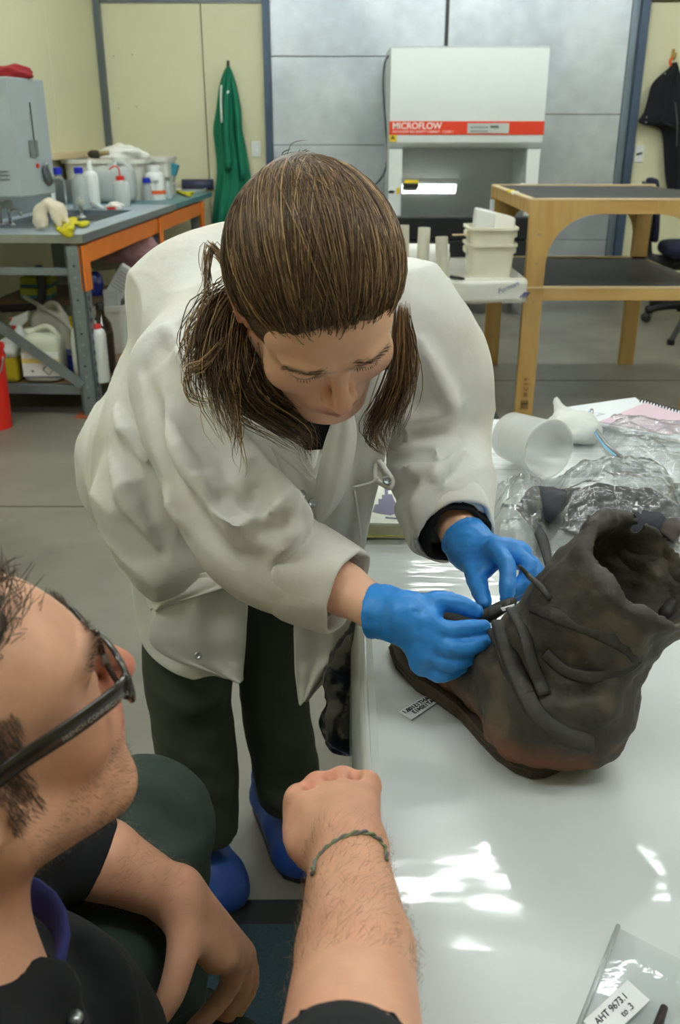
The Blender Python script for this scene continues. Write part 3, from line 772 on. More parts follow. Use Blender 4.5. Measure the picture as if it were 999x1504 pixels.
tag(obj('glass_tube', MB().lathe([(.012,0),(.012,gt[2]-gp[2]),(.009,gt[2]-gp[2]),(.009,.004)], gp, 14), pm('tube_glass', (205,210,215), rough=.1, metal=.2, alpha=.6, var=0), auto=40), 'clear tube sticking up from the bags in the tub', 'tube')
sa, sb_ = PY(666, 345, ub[1]-.12), PY(705, 344, ub[1]-.02)
tag(obj('wooden_stick', MB().bar(sa, sb_, .016, .006), M_wedge), 'thin wooden stick lying across the rim of the tubs', 'stick')
# ================================================================== LEFT BENCH (pallet-rack frame with a steel sink top)
BH = .927
c0 = PH(120, 345, BH); BX, BY = c0[0], PY(120, 345, 4.6)[1]
c0 = PY(120, 346, 4.6); BX = c0[0]; BH = c0[2]
M_rack = pm('galvanised_upright', (128,138,142), rough=.4, metal=.4, var=.12, vscale=12)
M_orange = pm('orange_beam', (232,124,28), rough=.45, var=.06)
M_top = pm('steel_bench_top', (176,192,208), rough=.34, metal=.2, var=.12, vscale=5, bump=.04, bscale=20)
M_teal = pm('teal_bench_top', (84,132,142), rough=.35, metal=.1, var=.08)
bn = empty('sink_bench', (BX, BY, 0), 'steel sink bench on an orange and grey pallet-rack frame', 'bench', rotz=-RW)
BL = 3.35; BD = .74     # length, depth
sk0, sk1, sx0, sx1 = .35, 1.5, -.66, -.16    # sink hole
def bb(*a): return MB().box(*a)
top = MB().box(-BD, sx0, 0, 2.0, -.035, 0).box(sx1, 0, 0, 2.0, -.035, 0).box(sx0, sx1, 0, sk0, -.035, 0).box(sx0, sx1, sk1, 2.0, -.035, 0)
def sub(name, mb, mat, **k):
    o = obj(name, mb, mat, bn, **k); return o
def lift(mb, z): mb.v = [(x, y, zz+z) for x, y, zz in mb.v]; return mb
sub('worktop', lift(top, BH), M_top, bev=.002)
sub('worktop', lift(MB().box(-BD, 0, 2.003, BL, -.035, .002), BH), M_teal, bev=.003)
sub('front_lip', lift(MB().box(-BD, 0.004, -.006, 0, -.036, .004).box(-.004, .006, 0, 2.0, -.036, .004), BH), M_steel)
sub('sink_bowl', lift(MB().box(sx0, sx1, sk0, sk1, -.07, -.066).box(sx0-.004, sx0, sk0, sk1, -.07, -.0).box(sx1, sx1+.004, sk0, sk1, -.07, -.0).box(sx0, sx1, sk0-.004, sk0, -.07, 0).box(sx0, sx1, sk1, sk1+.004, -.07, 0), BH), M_steel)
sub('splashback', lift(MB().box(-BD-.02, -BD, 0, BL, -.03, .16), BH), M_steel)
for a, b in ((.02, 1.55), (1.62, 2.92)):
    sub('beam', lift(MB().box(-.055, -.012, a, b, -.145, -.05), BH), M_orange, bev=.006)
for y in (.0, 1.55, 2.92):
    u = sub('upright', MB().box(-.095, -.01, y+.0, y+.012, 0, BH-.05).box(-.022, -.01, y, y+.085, 0, BH-.05).box(-.095, -.083, y, y+.07, 0, BH-.05), M_rack)
    u2 = sub('upright', MB().box(-BD, -BD+.085, y, y+.085, 0, BH-.05), M_rack)
    for k in range(14):
        z = .10+k*.056
        obj('slot', MB().box(-.0105, -.0085, y+.03, y+.045, z, z+.022), M_black, u)
        if y == 0: obj('hole', MB().box(-.06, -.05, y-.0015, y+.001, z, z+.010), M_steel if k % 3 else M_black, u)
    if y == 0:
        pass
    obj('connector', lift(MB().box(-.03, .0, y+.0, y+.09, -.30 if y else -.27, -.05), BH), M_orange, u, bev=.002)
    obj('foot_plate', MB().box(-.13, .02, y-.03, y+.12, 0, .008), pm('rusty_orange', (170,92,50), rough=.7, var=.2), u)
ya = 0.0
zx = PY(60, 395, BY)[2]
sub('cross_rail', MB().box(-BD, -.09, ya+.01, ya+.05, zx-.035, zx), M_rack, bev=.003)
za, zb_ = PY(5, 468, BY)[2], PY(122, 566, BY)[2]
sub('diagonal_brace', MB().bar((-.55, -.006, PY(0, 465, BY)[2]), (-.075, -.006, PY(118, 566, BY)[2]), .012, .05, up=(0,0,1)), M_rack)
SH = PY(60, 567, BY)[2]     # shelf height
sub('shelf_beam', MB().box(-BD, -.05, ya+.005, ya+.045, SH-.05, SH), M_rack, bev=.003)
sub('shelf_board', MB().box(-BD, -.015, ya+.05, BL-.2, SH-.025, SH), pm('shelf_chipboard', (150,118,80), rough=.8, var=.15, vscale=30))
sub('outlet_pipe', MB().tube([(-.45,.55,BH-.22), (-.45,.55,.55), (-.5,.55,.48), (-.7,.55,.46)], .022, 10, 5), M_plastic, smooth=True)
# ------------------------------------------------------------------ things on the bench
M_hd = pm('hdpe_white', (228,232,230), rough=.4, var=.03, alpha=1.)
M_trl = pm('hdpe_clear', (206,214,212), rough=.3, var=.04, alpha=.75)
M_gls = pm('lab_glass', (214,224,226), rough=.05, alpha=.38, var=0, coat=.6)
M_bcap = pm('blue_cap', (22,44,190), rough=.4, var=.03)
M_rcap = pm('red_cap', (214,44,34), rough=.4, var=.03)
BHT = BH+.002
def bottle(name, px, py, r_px, prof, mat, lab, cap=None, capmat=None, cat='bottle', h=BHT, group=None, label_=None, n=20, sq=False):
    """prof: (radius fraction, y pixel) up from the base row"""
    b = PH(px, py, h); s = DEP(b)/FPX; root = empty(name, b, lab, cat, group)
    R = [(r_px*s*rf, (py-yp)*s*1.0) for rf, yp in prof]
    if sq: mb = MB().rrect([(r, r*.8, z) for r, z in R], e=.4)
    else: mb = MB().lathe(R, (0,0,0), n)
    obj('body', mb, mat, root, auto=50)
    if cap:
        rc, y0, y1 = cap
        obj('cap', MB().lathe([(rc*s,(py-y0)*s),(rc*s,(py-y1)*s),(rc*s*.9,(py-y1)*s+.002)], (0,0,0), n), capmat, root, auto=50)
    return root, s
def cyl(py): return [(.94,py),(1,py-2)]
r, s = bottle('lab_bottle', 89.5, 300, 10.5, [(.94,300),(1,297),(1,275),(.85,267),(.45,261),(.45,258)], M_gls, 'clear lab bottle with a blue cap and white powder, beside the spray bottle', (6.5,259,250), M_bcap)
obj('powder', MB().lathe([(9.4*s,.004),(9.6*s,14*s),(6*s,22*s)], (0,0,0), 18), M_hd, r, smooth=True)
r, s = bottle('lab_bottle', 121, 308, 12.5, [(.94,308),(1,305),(1,275),(.85,266),(.45,260),(.45,257)], M_gls, 'clear lab bottle with a blue cap half full of water, at the sink rim', (6.5,258,250), M_bcap)
obj('water', MB().lathe([(11.6*s,.004),(11.8*s,30*s),(11.8*s,31*s)], (0,0,0), 18), pm('pale_water', (200,218,218), rough=.1, alpha=.6, var=0), r, smooth=True)
bottle('lab_bottle', 217, 294.5, 7.5, [(.94,294.5),(1,292),(1,282),(.8,275),(.5,271),(.5,269)], M_gls, 'small clear bottle with a blue cap beside the wide-necked white bottle', (5.5,270,263.5), M_bcap)
r, s = bottle('dispenser_bottle', 137, 300, 11, [(.96,300),(1,297),(1,262),(.9,257),(.42,254),(.42,248),(.28,246),(.22,240)], M_hd, 'plain white squeeze bottle with a pointed nozzle', None, None)
r, s = bottle('wash_bottle', 180, 303, 12, [(.95,303),(1,301),(1,272),(.85,269),(.5,267)], M_trl, 'translucent wash bottle with red cap and bent red spout', (6,268,261.5), M_rcap)
obj('spout', MB().tube([(0,0,41*s), (-1*s,0,52*s), (-6*s,0,55*s), (-13*s,0,52*s), (-14*s,0,50*s)], 1.1*s, 8, 5), M_rcap, r, smooth=True)
r, s = bottle('reagent_bottle', 229.5, 293, 14.5, [(.97,293),(1,291),(1,262),(.9,257),(.62,255)], M_hd, 'wide-necked white bottle with an orange label stripe', (9,256,246.5), M_hd, sq=False)
obj('orange_stripe', MB().lathe([(14.7*s,8*s),(14.7*s,13*s)], (0,0,0), 24, cap=False), pm('orange_label', (236,100,40), rough=.6, var=0), r)
text('lettering', 'Bulgel', 6*s, r.location+Vector((-6*s, -15.2*s, 24*s)), (1,0,0), (0,0,1), M_black, r)
bottle('jar', 248, 292.5, 6, [(.95,292.5),(1,290),(1,274),(.6,268),(.6,266)], M_gls, 'small clear glass jar beside the white reagent bottle', (3.8,267,262.5), pm('grey_cap', (110,112,110), rough=.5))
bottle('jar', 291, 278.5, 4.2, [(.95,278.5),(1,277),(1,267),(.6,265)], M_gls, 'small dark-capped jar near the end of the bench', (3.2,266,263.5), M_black)
# carboy
def canister(name, px, py, w_px, h_px, d, mat, lab, h=BHT, cat='canister', cap=None, capmat=None, neck=.25, nx=0., hand=True):
    b = PH(px, py, h); s = DEP(b)/FPX; hw = w_px*s/2; H = h_px*s
    root = empty(name, b+np.array([0, d, 0]), lab, cat)
    obj('body', MB().rrect([(hw*.93,d*.9,0),(hw,d,H*.06),(hw,d,H*.66),(hw*.9,d*.92,H*.8),(hw*.62,d*.75,H*.88)], e=.45), mat, root, smooth=True, sub=1)
    obj('neck', MB().lathe([(hw*neck,H*.8),(hw*neck,H*.94)], (nx*hw,0,0), 16), mat, root, smooth=True)
    if hand: obj('handle', MB().tube([(nx*hw+hw*.15,0,H*.9), (hw*.15,0,H*.97), (hw*.5,0,H*.95), (hw*.78,0,H*.8), (hw*.84,0,H*.66)] if nx <= 0 else [(nx*hw-hw*.15,0,H*.9), (-hw*.15,0,H*.97), (-hw*.5,0,H*.95), (-hw*.78,0,H*.8), (-hw*.84,0,H*.66)], hw*.15, 10, 5), mat, root, smooth=True)
    if cap: obj('cap', MB().lathe([(hw*neck*1.25,H*.92),(hw*neck*1.25,H),(hw*neck*1.1,H*1.01)], (nx*hw,0,0), 16), capmat, root, auto=50)
    return root, s, hw, H
canister('carboy', 166, 298, 62, 58, .10, M_trl, 'big translucent square carboy behind the wash bottle')
# trough, second tub
def trough(name, px0, px1, py0, ybot, Y, depth, mat, lab):
    a, b = PY(px0, py0, Y), PY(px1, py0, Y); z0 = BHT; z1 = a[2]; hx = (b[0]-a[0])/2; cx = (a[0]+b[0])/2
    t = empty(name, (cx, Y+depth/2, BHT), lab, 'tub'); H = z1-z0; hy = depth/2
    obj('wall', MB().rrect([(hx*.88,hy*.88,0),(hx*.94,hy*.95,H*.9),(hx*.95,hy*.96,H-.03),(hx*1.02,hy*1.04,H-.03),(hx*1.02,hy*1.04,H),(hx*.92,hy*.92,H),(hx*.85,hy*.85,.02)], e=.3), mat, t, auto=50)
    return t
M_tr = pm('trough_plastic', (222,222,210), rough=.45, var=.05)
trough('plastic_trough', 86, 210, 234, 300, 6.93, .45, M_tr, 'long white plastic trough at the back of the bench')
trough('plastic_tub', 208, 246, 231, 285, 7.32, .4, M_tr, 'smaller white plastic tub beyond the long trough')
p = PY(180, 228, 7.1); bagmass('white_cloth', p, (.17,.14,.07), pm('white_cotton', (236,236,230), rough=.9, var=.04), 'crumpled white cloth heaped on the long trough', 'cloth', 4, .22)
p = PY(204, 224, 6.0); 
p = PY(143, 231, 6.97); b_ = empty('brush', p, 'small dark brush lying on the rim of the long trough', 'brush')
wobj('bristles', MB().ell(p+[-.02,0,.02], (.05,.03,.03), 10, 8), pm('bristle', (60,56,40), rough=.9), b_, smooth=True)
wobj('handle', MB().tube([p+[.0,0,.02], p+[.09,0,.03]], .018, 10), pm('olive_wood', (150,130,84), rough=.6), b_, smooth=True)
# box of gloves + paper
p = PY(251, 247, 7.55); gb = empty('glove_box', (p[0]-.05, 7.55, BHT), 'turquoise glove carton propped on a grey box beyond the bottles', 'box')
A = np.array([[math.cos(.35),0,math.sin(.35)],[0,1,0],[-math.sin(.35),0,math.cos(.35)]])
mb = MB().box(-.05,.05,-.06,.06,-.04,.04); mb.v = [tuple(A@np.array(v)+p) for v in mb.v]
wobj('carton', mb, pm('turquoise_card', (52,140,164), rough=.6, var=.06), gb, bev=.002)
mb = MB().box(-.05,.045,-.06,.06,-.17,-.045); mb.v = [tuple(A@np.array(v)+p) for v in mb.v]
wobj('grey_carton', mb, pm('grey_card', (176,178,172), rough=.7, var=.08), gb, bev=.002)
wobj('base_block', MB().box(p[0]-.1, p[0]+.02, 7.5, 7.6, BHT, p[2]-.12), pm('grey_card', (176,178,172)), gb)
# beakers, tray, pipe
bottle('beaker', 262, 276, 6, [(.95,276),(1,275),(1,259),(1.08,256)], M_gls, 'glass beaker standing behind the yellow glove', cat='beaker')
bottle('flask', 273, 277, 5, [(1,277),(.9,270),(.4,263),(.4,258)], M_gls, 'conical glass flask beside the beaker', cat='flask')
p = PH(268, 281, BHT); tag(obj('white_tray', MB().rrect([(.16,.10,0),(.17,.11,.018),(.155,.10,.018),(.15,.095,.006)], p+[.02,.05,0], e=.2), M_hd, auto=50), 'flat white tray at the far end of the bench', 'tray')
def glove(name, pts, mat, lab):
    g = empty(name, pts[0], lab, 'glove')
    return g
M_yg = pm('yellow_rubber', (208,196,24), rough=.5, var=.1, vscale=14)
def floppy(name, ctr, arms, r, mat, lab, cat, seed=0, drop=0.):
    S = SDF(np.min([ctr]+[a for A_ in arms for a in A_], 0)-.05, np.max([ctr]+[a for A_ in arms for a in A_], 0)+.05, .005)
    for A_ in arms: S.chain([ctr]+list(A_), r, .012, flat=((0,0,1), .55))
    return tag(sdfobj(name, S, mat, None, 1, disp=lambda V: .004*fbm(V, 40, 3, seed)), lab, cat)
ctr = PH(104, 326, BHT+.02)
floppy('rubber_glove', ctr, [[PH(84,331,BHT+.012)], [PH(88,337,BHT+.01)], [PH(122,330,BHT+.015), PH(127,327,BHT+.012)], [PY(103,335,BY+.0)+[0,-.01,0], PY(101,346,BY-.012)], [PH(108,322,BHT+.03)], [PY(93,340,BY-.012)]], [.028,.02,.014][:2]+[.014] if False else .021, M_yg, 'yellow rubber glove draped over the front edge of the sink', 'glove', 2)
ctr = PH(271, 284, BHT+.015)
floppy('rubber_glove', ctr, [[PH(283,283,BHT+.012)], [PH(262,281,BHT+.012)], [PH(278,287,BHT+.01)]], .018, M_yg, 'yellow rubber glove lying on the far end of the bench', 'glove', 5)
# rag over the swan-neck tap, tissue, funnel, taps
p0 = PH(76, 338, BHT)
S = SDF(p0-[.16,.1,.02], p0+[.16,.16,.22], .006)
S.chain([p0+[-.062,.0,.02], p0+[-.055,.01,.09], p0+[-.01,.02,.125], p0+[.045,.02,.10], p0+[.085,.0,.045]], [.022,.03,.03,.03,.016], .02, flat=((0,1,0), 1.5))
S.chain([p0+[-.04,-.01,.10], p0+[-.03,-.02,.03]], [.026,.018], .015).chain([p0+[.03,-.01,.09], p0+[.045,-.02,.03]], [.026,.014], .015)
tag(sdfobj('rag', S, pm('beige_rag', (214,204,184), rough=.95, var=.08, bump=.3, bscale=60), None, 1, disp=lambda V: .007*fbm(V, 22, 3, 5)), 'beige rag draped over the tap at the sink', 'cloth')
p = PH(170, 302, BHT+.02); bagmass('tissue', p, (.055,.04,.024), pm('tissue_white', (238,234,226), rough=.9, var=.06), 'crumpled white tissue beside the wash bottle', 'tissue', 9, .25)
p = PH(163, 306, BHT+.008); tag(obj('red_clip', MB().tube([p+[-.025,0,0], p, p+[.03,-.012,0]], .008, 8, 4), M_rcap, smooth=True), 'small red clip lying by the crumpled tissue', 'clip')
a = PH(137, 300, BHT+.02); b = PH(152, 305, BHT+.012)
tag(obj('funnel', MB().tube([a, b], [.022,.006], 14), M_hd, smooth=True), 'white plastic funnel lying beside the sink', 'funnel')
M_chr = pm('chrome', (205,208,210), rough=.12, metal=1., var=0)
def tap(px, py, yt, lab, spout):
    b = PH(px, py, BHT); s = DEP(b)/FPX; t = empty('tap', b, lab, 'tap'); H = (py-yt)*s
    obj('base', MB().lathe([(7*s,0),(7*s,2*s),(3*s,4*s)], (0,0,0), 16), M_chr, t, smooth=True)
    obj('stem', MB().lathe([(2.6*s,2*s),(2.6*s,H*.6),(3.5*s,H*.7)], (0,0,0), 14), M_chr, t, smooth=True)
    obj('knob', MB().lathe([(3*s,H*.66),(7*s,H*.7),(7.4*s,H*.85),(6*s,H*.98),(2*s,H)], (0,0,0), 8), pm('clear_knob', (196,196,186), rough=.15, alpha=.7, var=0), t)
    if spout: obj('spout', MB().tube([(0,0,H*.5), (10*s,.0,H*.62), (16*s,0,H*.55), (17*s,0,H*.38)], 2.2*s, 10, 5), M_chr, t, smooth=True)
tap(16, 331, 296, 'chrome tap with a clear knob under the grey wall box', True)
tap(2, 331, 298, 'chrome tap with a clear knob by the wall at the sink', False)
tap(120, 320, 292, 'slim chrome tap at the middle of the sink rim', False)
p = PH(45, 300, BHT); tag(obj('soap_dish', MB().lathe([(.05,0),(.065,.035),(.058,.035),(.045,.008)], p, 20), M_hd, auto=50), 'white round dish beside the sink', 'dish')
# spray bottle
r, s = bottle('spray_bottle', 71, 304, 12, [(.95,304),(1,301),(1,276),(.8,262),(.35,252),(.3,246)], M_hd, 'white spray bottle with a red trigger beside the grey wall box', None, None)
obj('spray_head', MB().prism([(-9*s,-.01,56*s),(-2*s,-.01,64*s),(16*s,-.01,72*s),(10*s,-.01,58*s),(3*s,-.01,52*s),(-4*s,-.01,50*s)], (0,.022,0)), M_hd, r, bev=.003)
obj('trigger', MB().tube([(-4*s,0,62*s), (-7*s,0,54*s), (-6*s,0,47*s)], 2*s, 8, 4), M_rcap, r, smooth=True)
# wall box (grey still) with bag on top
M_gbox = pm('grey_enamel', (166,178,184), rough=.35, var=.03)
e1 = PY(30, 290, 4.75); e1t = PY(11, 112, 4.75); zb0, zt0 = e1[2], e1t[2]; ex = (e1[0]+e1t[0])/2
wb_ = empty('wall_box', (ex-.25, 4.95, zb0), 'grey metal box with a latched door, mounted over the sink', 'box')
mbx = MB(); pts = [(ex, 4.75), (ex+.07, 5.10), (ex-.40, 5.18), (ex-.47, 4.82)]
mbx.prism([(x, y, zb0) for x, y in pts], (0, 0, zt0-zb0)); wobj('case', mbx, M_gbox, wb_, bev=.006)
wobj('wall_bracket', MB().box(wallx(5.0)+.004, ex-.38, 4.9, 5.1, zb0+.1, zt0-.1), M_gbox, wb_)
ux = nrm(np.array([.07,.35,0])); nx_ = np.array([ux[1], -ux[0], 0])
def onface(t, z, o=.004): return np.array([ex, 4.75, 0])+ux*t*.357+nx_*o+np.array([0, 0, z])
zz = lambda f: zb0+(zt0-zb0)*f
wobj('door_gap', MB().bar(onface(.52, zz(.80)), onface(.52, zz(.33)), .004, .004, up=(1,0,0)), M_black, wb_)
wobj('label_plate', MB().add([onface(.36, zz(.34)), onface(.60, zz(.34)), onface(.60, zz(.48)), onface(.36, zz(.48))], [(0,1,2,3)]), pm('plate_dark', (112,118,122), rough=.5), wb_, thick=.003)
wobj('red_lamp', MB().lathe([(.012,0),(.01,.006)], onface(.52, zz(.26)), 12, nx_), M_rcap, wb_)
lt = [onface(.70, zz(.25), .01), onface(.74, zz(.16), .012), onface(.80, zz(.10), .014)]
la = wobj('latch', MB().tube(lt, [.024,.034,.026], 12, 4, flat=.5, up=nx_), pm('latch_grey', (84,90,96), rough=.4), wb_, smooth=True)
wobj('latch_pivot', MB().lathe([(.016,0),(.012,.008)], onface(.70, zz(.26), .02), 12, nx_), M_steel, la)
wobj('latch_hook', MB().tube([onface(.85, zz(.13), .01), onface(1.03, zz(.13), .02)], .012, 8), M_steel, wb_)
for k in range(3): wobj('vent', MB().box(ex-.13, ex-.03, 4.757, 4.764, zz(.15+.035*k), zz(.155+.035*k)), M_plastic, wb_)
p = PY(16, 103, 4.98); bagmass('red_bag', (p[0], 4.98, zt0+.022), (.11,.08,.04), pm('red_cloth', (150,22,34), rough=.8, var=.15, bump=.2), 'dark red cloth bag lying on the grey wall box', 'bag', 3, .2)
p = PY(2, 103, 4.95); bagmass('clear_bag', (p[0]-.10, 4.9, zt0+.03), (.09,.07,.045), film('poly_clear', opac=.3), 'crumpled clear plastic bag on the grey wall box', 'bag', 6, .25)
# ledge and notice on the left wall
def on_left(px, py):
    # ray with the slanted wall plane: x = wallx(y)
    d = P(px, py, 1.)-np.array([0,0,CAMH]); t = (WLX-WY*math.tan(RW))/(d[0]-d[1]*math.tan(RW)); return np.array([0,0,CAMH])+d*t
a, b = on_left(51, 168), on_left(65, 215)
nt_ = MB(); 
nt_.prism([a+[.003,0,0], on_left(64.5,170)+[.003,0,0], b+[.003,0,0], on_left(53,216)+[.003,0,0]], (.002,0,0))
no = tag(obj('wall_notice', nt_, M_wtext), 'white paper notice with a red mark on the left wall', 'notice')
c_ = on_left(60, 189); wobj('red_mark', MB().ell(c_+[.007,0,0], (.003,.02,.025), 10, 8), M_rcap, no, smooth=True)
lg0, lg1 = on_left(58, 238), on_left(158, 219)
lgy0, lgy1 = 6.2, WY-.06
tag(obj('wall_ledge', MB().prism([(wallx(lgy0)+.004, lgy0, lg1[2]), (wallx(lgy1)+.004, lgy1, lg1[2]), (wallx(lgy1)+.10, lgy1, lg1[2]), (wallx(lgy0)+.10, lgy0, lg1[2])], (0,0,-.04)), M_wedge), 'narrow cream ledge along the left wall above the trough', 'shelf')
pa_, pb_ = PY(266, 267, 8.1), PY(312, 267, 8.1)
tag(obj('wall_pipe', MB().tube([(pa_[0],8.15,BH+.05), (pb_[0],8.15,BH+.05)], .04, 12), pm('navy_pipe', (60,62,92), rough=.4), smooth=True), 'dark blue pipe running along the wall behind the bench', 'pipe')
# ------------------------------------------------------------------ things under the bench
SHT = SH+.002
def pS(px, py): return PH(px, py, SHT)
M_lab = pm('paper_label', (230,230,226), rough=.6, var=.02)
r, s, hw, H = canister('jerrycan', 62, 563, 58, 80, .09, pm('jerry_clear', (204,206,186), rough=.35, var=.05), 'translucent jerrycan with a white hazard label on the lower shelf', h=SHT, neck=.3, nx=-.55)
lb = obj('label', MB().box(-hw*.86, hw*.98, -.0965, -.088, H*.12, H*.58), M_lab, r)
obj('label_band', MB().box(-hw*.86, hw*.98, -.0975, -.096, H*.38, H*.46), pm('label_yellow', (230,205,120), rough=.6), lb)
obj('label_rim', MB().box(-hw*.86, hw*.98, -.0975, -.096, H*.12, H*.135), pm('label_blue', (40,60,140), rough=.6), lb)
text('lettering', 'SURFACTANT', .026, r.location+Vector((-hw*.75, -.0985, H*.395)), (1,0,0), (0,0,1), M_black, lb, sx=.8)
dm = [(hw*.42+dx*.028, -.098, H*.26+dz*.028) for dx, dz in ((0,-1),(1,0),(0,1),(-1,0))]
obj('diamond', MB().tube(dm, .0022, 6, 0, closed=True), M_black, lb)
obj('arrow', MB().prism([(-hw*.45,-.0985,H*.25),(-hw*.3,-.0985,H*.25),(-hw*.375,-.0985,H*.20)], (0,.001,0)), M_black, lb)
canister('jerrycan', 74, 540, 54, 92, .08, pm('jerry_old', (196,196,180), rough=.4, var=.06), 'plain translucent jerrycan behind the labelled one', h=SHT, neck=.22, nx=-.35)
# behind: push back
canister('jerrycan', 128, 558, 42, 88, .08, pm('jerry_white', (214,218,208), rough=.4, var=.04), 'white jerrycan standing behind the front upright', h=SHT, neck=.3)
r, s, hw, H = canister('chemical_box', 13, 563, 30, 62, .08, pm('yellow_can', (188,170,40), rough=.4, var=.06), 'yellow square can with a white lid section beside the red bucket', h=SHT, hand=False, neck=.3)
obj('lid', MB().rrect([(hw*1.02,.083,H*.62),(hw*1.03,.085,H*.8),(hw*.9,.075,H*.93),(hw*.7,.06,H*.96)], e=.3), M_hd, r, smooth=True)
r, s = bottle('brown_bottle', 156, 545, 16, [(.95,545),(1,541),(1,488),(.85,474),(.4,463),(.36,450)], pm('amber_glass', (44,26,16), rough=.08, var=.05, coat=.6), 'brown glass bottle with a black cap under the bench', (6,458,447), M_black, h=SHT)
bottle('white_bottle', 150, 560, 12, [(.95,560),(1,557),(1,492),(.85,485),(.5,482)], M_hd, 'white plastic bottle with a red cap under the bench', (6.5,484,477), M_rcap, h=SHT)
r, s = bottle('spray_bottle', 37, 543, 12, [(.95,543),(1,540),(1,500),(.8,488),(.35,480),(.3,476)], M_hd, 'spray bottle with a red trigger on the lower shelf', h=SHT)
obj('spray_head', MB().prism([(-14*s,-.01,66*s),(-8*s,-.01,76*s),(16*s,-.01,86*s),(14*s,-.01,72*s),(3*s,-.01,64*s)], (0,.024,0)), M_hd, r, bev=.003)
obj('trigger', MB().tube([(-10*s,0,76*s), (-9*s,0,66*s), (-6*s,0,58*s)], 2.4*s, 8, 4), M_rcap, r, smooth=True)
# yellow jug, blue box, white bin with bags, pink cloth, sponges, hose
p = pS(104, 545)+[0.05,.30,0]; s = DEP(p)/FPX
yb2 = empty('yellow_jug', p, 'yellow plastic jug lying open behind the front upright', 'jug')
obj('bowl', MB().lathe([(.055,.13),(.07,.18),(.078,.235),(.07,.235),(.06,.18),(.045,.14)], (0,0,0), 20, axis=(-.25,-.25,1)), pm('yellow_plastic', (222,200,40), rough=.4, var=.04), yb2, auto=50)
obj('lip', MB().tube([(-.09,-.02,.235), (-.13,-.06,.245), (-.10,-.10,.22)], .012, 8, 4), pm('yellow_plastic', (222,200,40)), yb2, smooth=True)
obj('pedestal', MB().lathe([(.05,0),(.045,.13)], (0,0,0), 18), pm('yellow_plastic', (222,200,40)), yb2, smooth=True)
p = pS(101, 545)+[.01,-.02,0]; tag(obj('blue_box', MB().rrect([(.055,.06,0),(.06,.065,.085),(.063,.068,.085),(.063,.068,.11)], p, e=.15), pm('blue_plastic', (30,44,130), rough=.4, var=.05), auto=50), 'small blue plastic box beside the labelled jerrycan', 'box')
zt_ = PY(150, 448, 5.35)[2]
wbx = empty('white_bin', (BX-.28, 5.55, SHT), 'white bin full of bags and packaging under the bench', 'bin')
bx_ = [PY(96, 448, 5.3)[0], PY(182, 448, 5.3)[0]]
hx = (bx_[1]-bx_[0])/2; wbx.location.x = sum(bx_)/2; wbx.location.y = 5.48
obj('wall', MB().rrect([(hx*.85,.15,0),(hx*.95,.17,zt_-SHT-.03),(hx*1.02,.185,zt_-SHT-.03),(hx*1.02,.185,zt_-SHT),(hx*.92,.165,zt_-SHT),(hx*.82,.14,.02)], e=.2), M_hd, wbx, auto=50)
def crate_bag(px, py, Y, r, mat, lab, seed, amp=.25, cat='bag'):
    return bagmass('packaging_bag' if cat == 'bag' else 'towel', PY(px, py, Y), r, mat, lab, cat, seed, amp)
crate_bag(137, 425, 5.40, (.06,.08,.09), pm('blue_poly', (26,40,130), rough=.25, var=.15, coat=.4), 'crumpled dark blue plastic bag in the white bin', 11)
p = PY(178, 415, 5.38)
mb = MB().box(-.05,.05,-.03,.03,-.10,.10); A = np.array([[math.cos(.6),0,math.sin(.6)],[0,1,0],[-math.sin(.6),0,math.cos(.6)]]); mb.v = [tuple(A@np.array(v)+p) for v in mb.v]
pk = tag(obj('glove_packet', mb, pm('packet_white', (214,216,216), rough=.4, var=.05), bev=.006), 'white printed packet sticking up out of the white bin', 'packet')
mb = MB(); 
for k in range(6): mb.box(-.035,.035,-.032,-.030,.06-.02*k,.064-.02*k)
mb.v = [tuple(A@np.array(v)+p) for v in mb.v]; inworld(obj('print_lines', mb, pm('print_grey', (150,152,156), rough=.6)), pk)
p = PY(165, 440, 5.36); tag(obj('glove_packet', MB().box(p[0]-.045,p[0]+.045,5.33,5.38,p[2]-.07,p[2]+.06), pm('packet_white2', (200,202,200), rough=.4, var=.08), bev=.006), 'upright pale packet at the front of the white bin', 'packet')
p = PY(192, 420, 5.5); bagmass('packaging_bag', p, (.07,.07,.06), pm('grey_teal_bag', (120,150,158), rough=.4, var=.1), 'pale teal bag in the white bin beside the packet', 'bag', 14, .2)
p = PY(190, 372, 5.95)
S = SDF(p-[.4,.3,.2], p+[.4,.3,.2], .012)
for a_ in ((-.10,0,.03,.13,.09,.085), (.06,.0,.0,.15,.10,.08), (.02,.05,.07,.12,.09,.06), (.20,0,-.04,.10,.08,.06)): S.ell(p+np.array(a_[:3]), a_[3:], .05)
tow = tag(sdfobj('pink_towel', S, pm('pink_towel', (168,128,134), rough=.95, var=.15, bump=.3, bscale=60), None, 2, disp=lambda V: .022*fbm(V, 9, 3, 4)), 'heap of dusty pink towels on the bin under the bench', 'towel')
p = PY(150, 380, 6.2); bagmass('packaging_bag', p, (.16,.12,.07), pm('grey_poly', (150,148,140), rough=.5, var=.15), 'grey plastic sacking stuffed under the orange beam', 'bag', 21, .25)
for k, (px, py, colr, lab) in enumerate(((55,412,(122,128,30),'upper of two stacked lime and teal sponge packs under the bench'), (55,428,(122,128,30),'lower of two stacked lime and teal sponge packs under the bench'))):
    p = PY(px, py, 5.25); t = tag(obj('sponge_pack', MB().box(p[0]-.085,p[0]+.085,5.2,5.34,p[2]-.028,p[2]+.026), pm('sponge%d' % k, colr, rough=.8, var=.15), bev=.006), lab, 'sponge')
    wobj('teal_layer', MB().box(p[0]-.086,p[0]+.086,5.199,5.341,p[2]-.034,p[2]-.014), pm('teal_sponge', (48,90,92), rough=.8), t)
zsh = PY(55, 438, 5.25)[2]
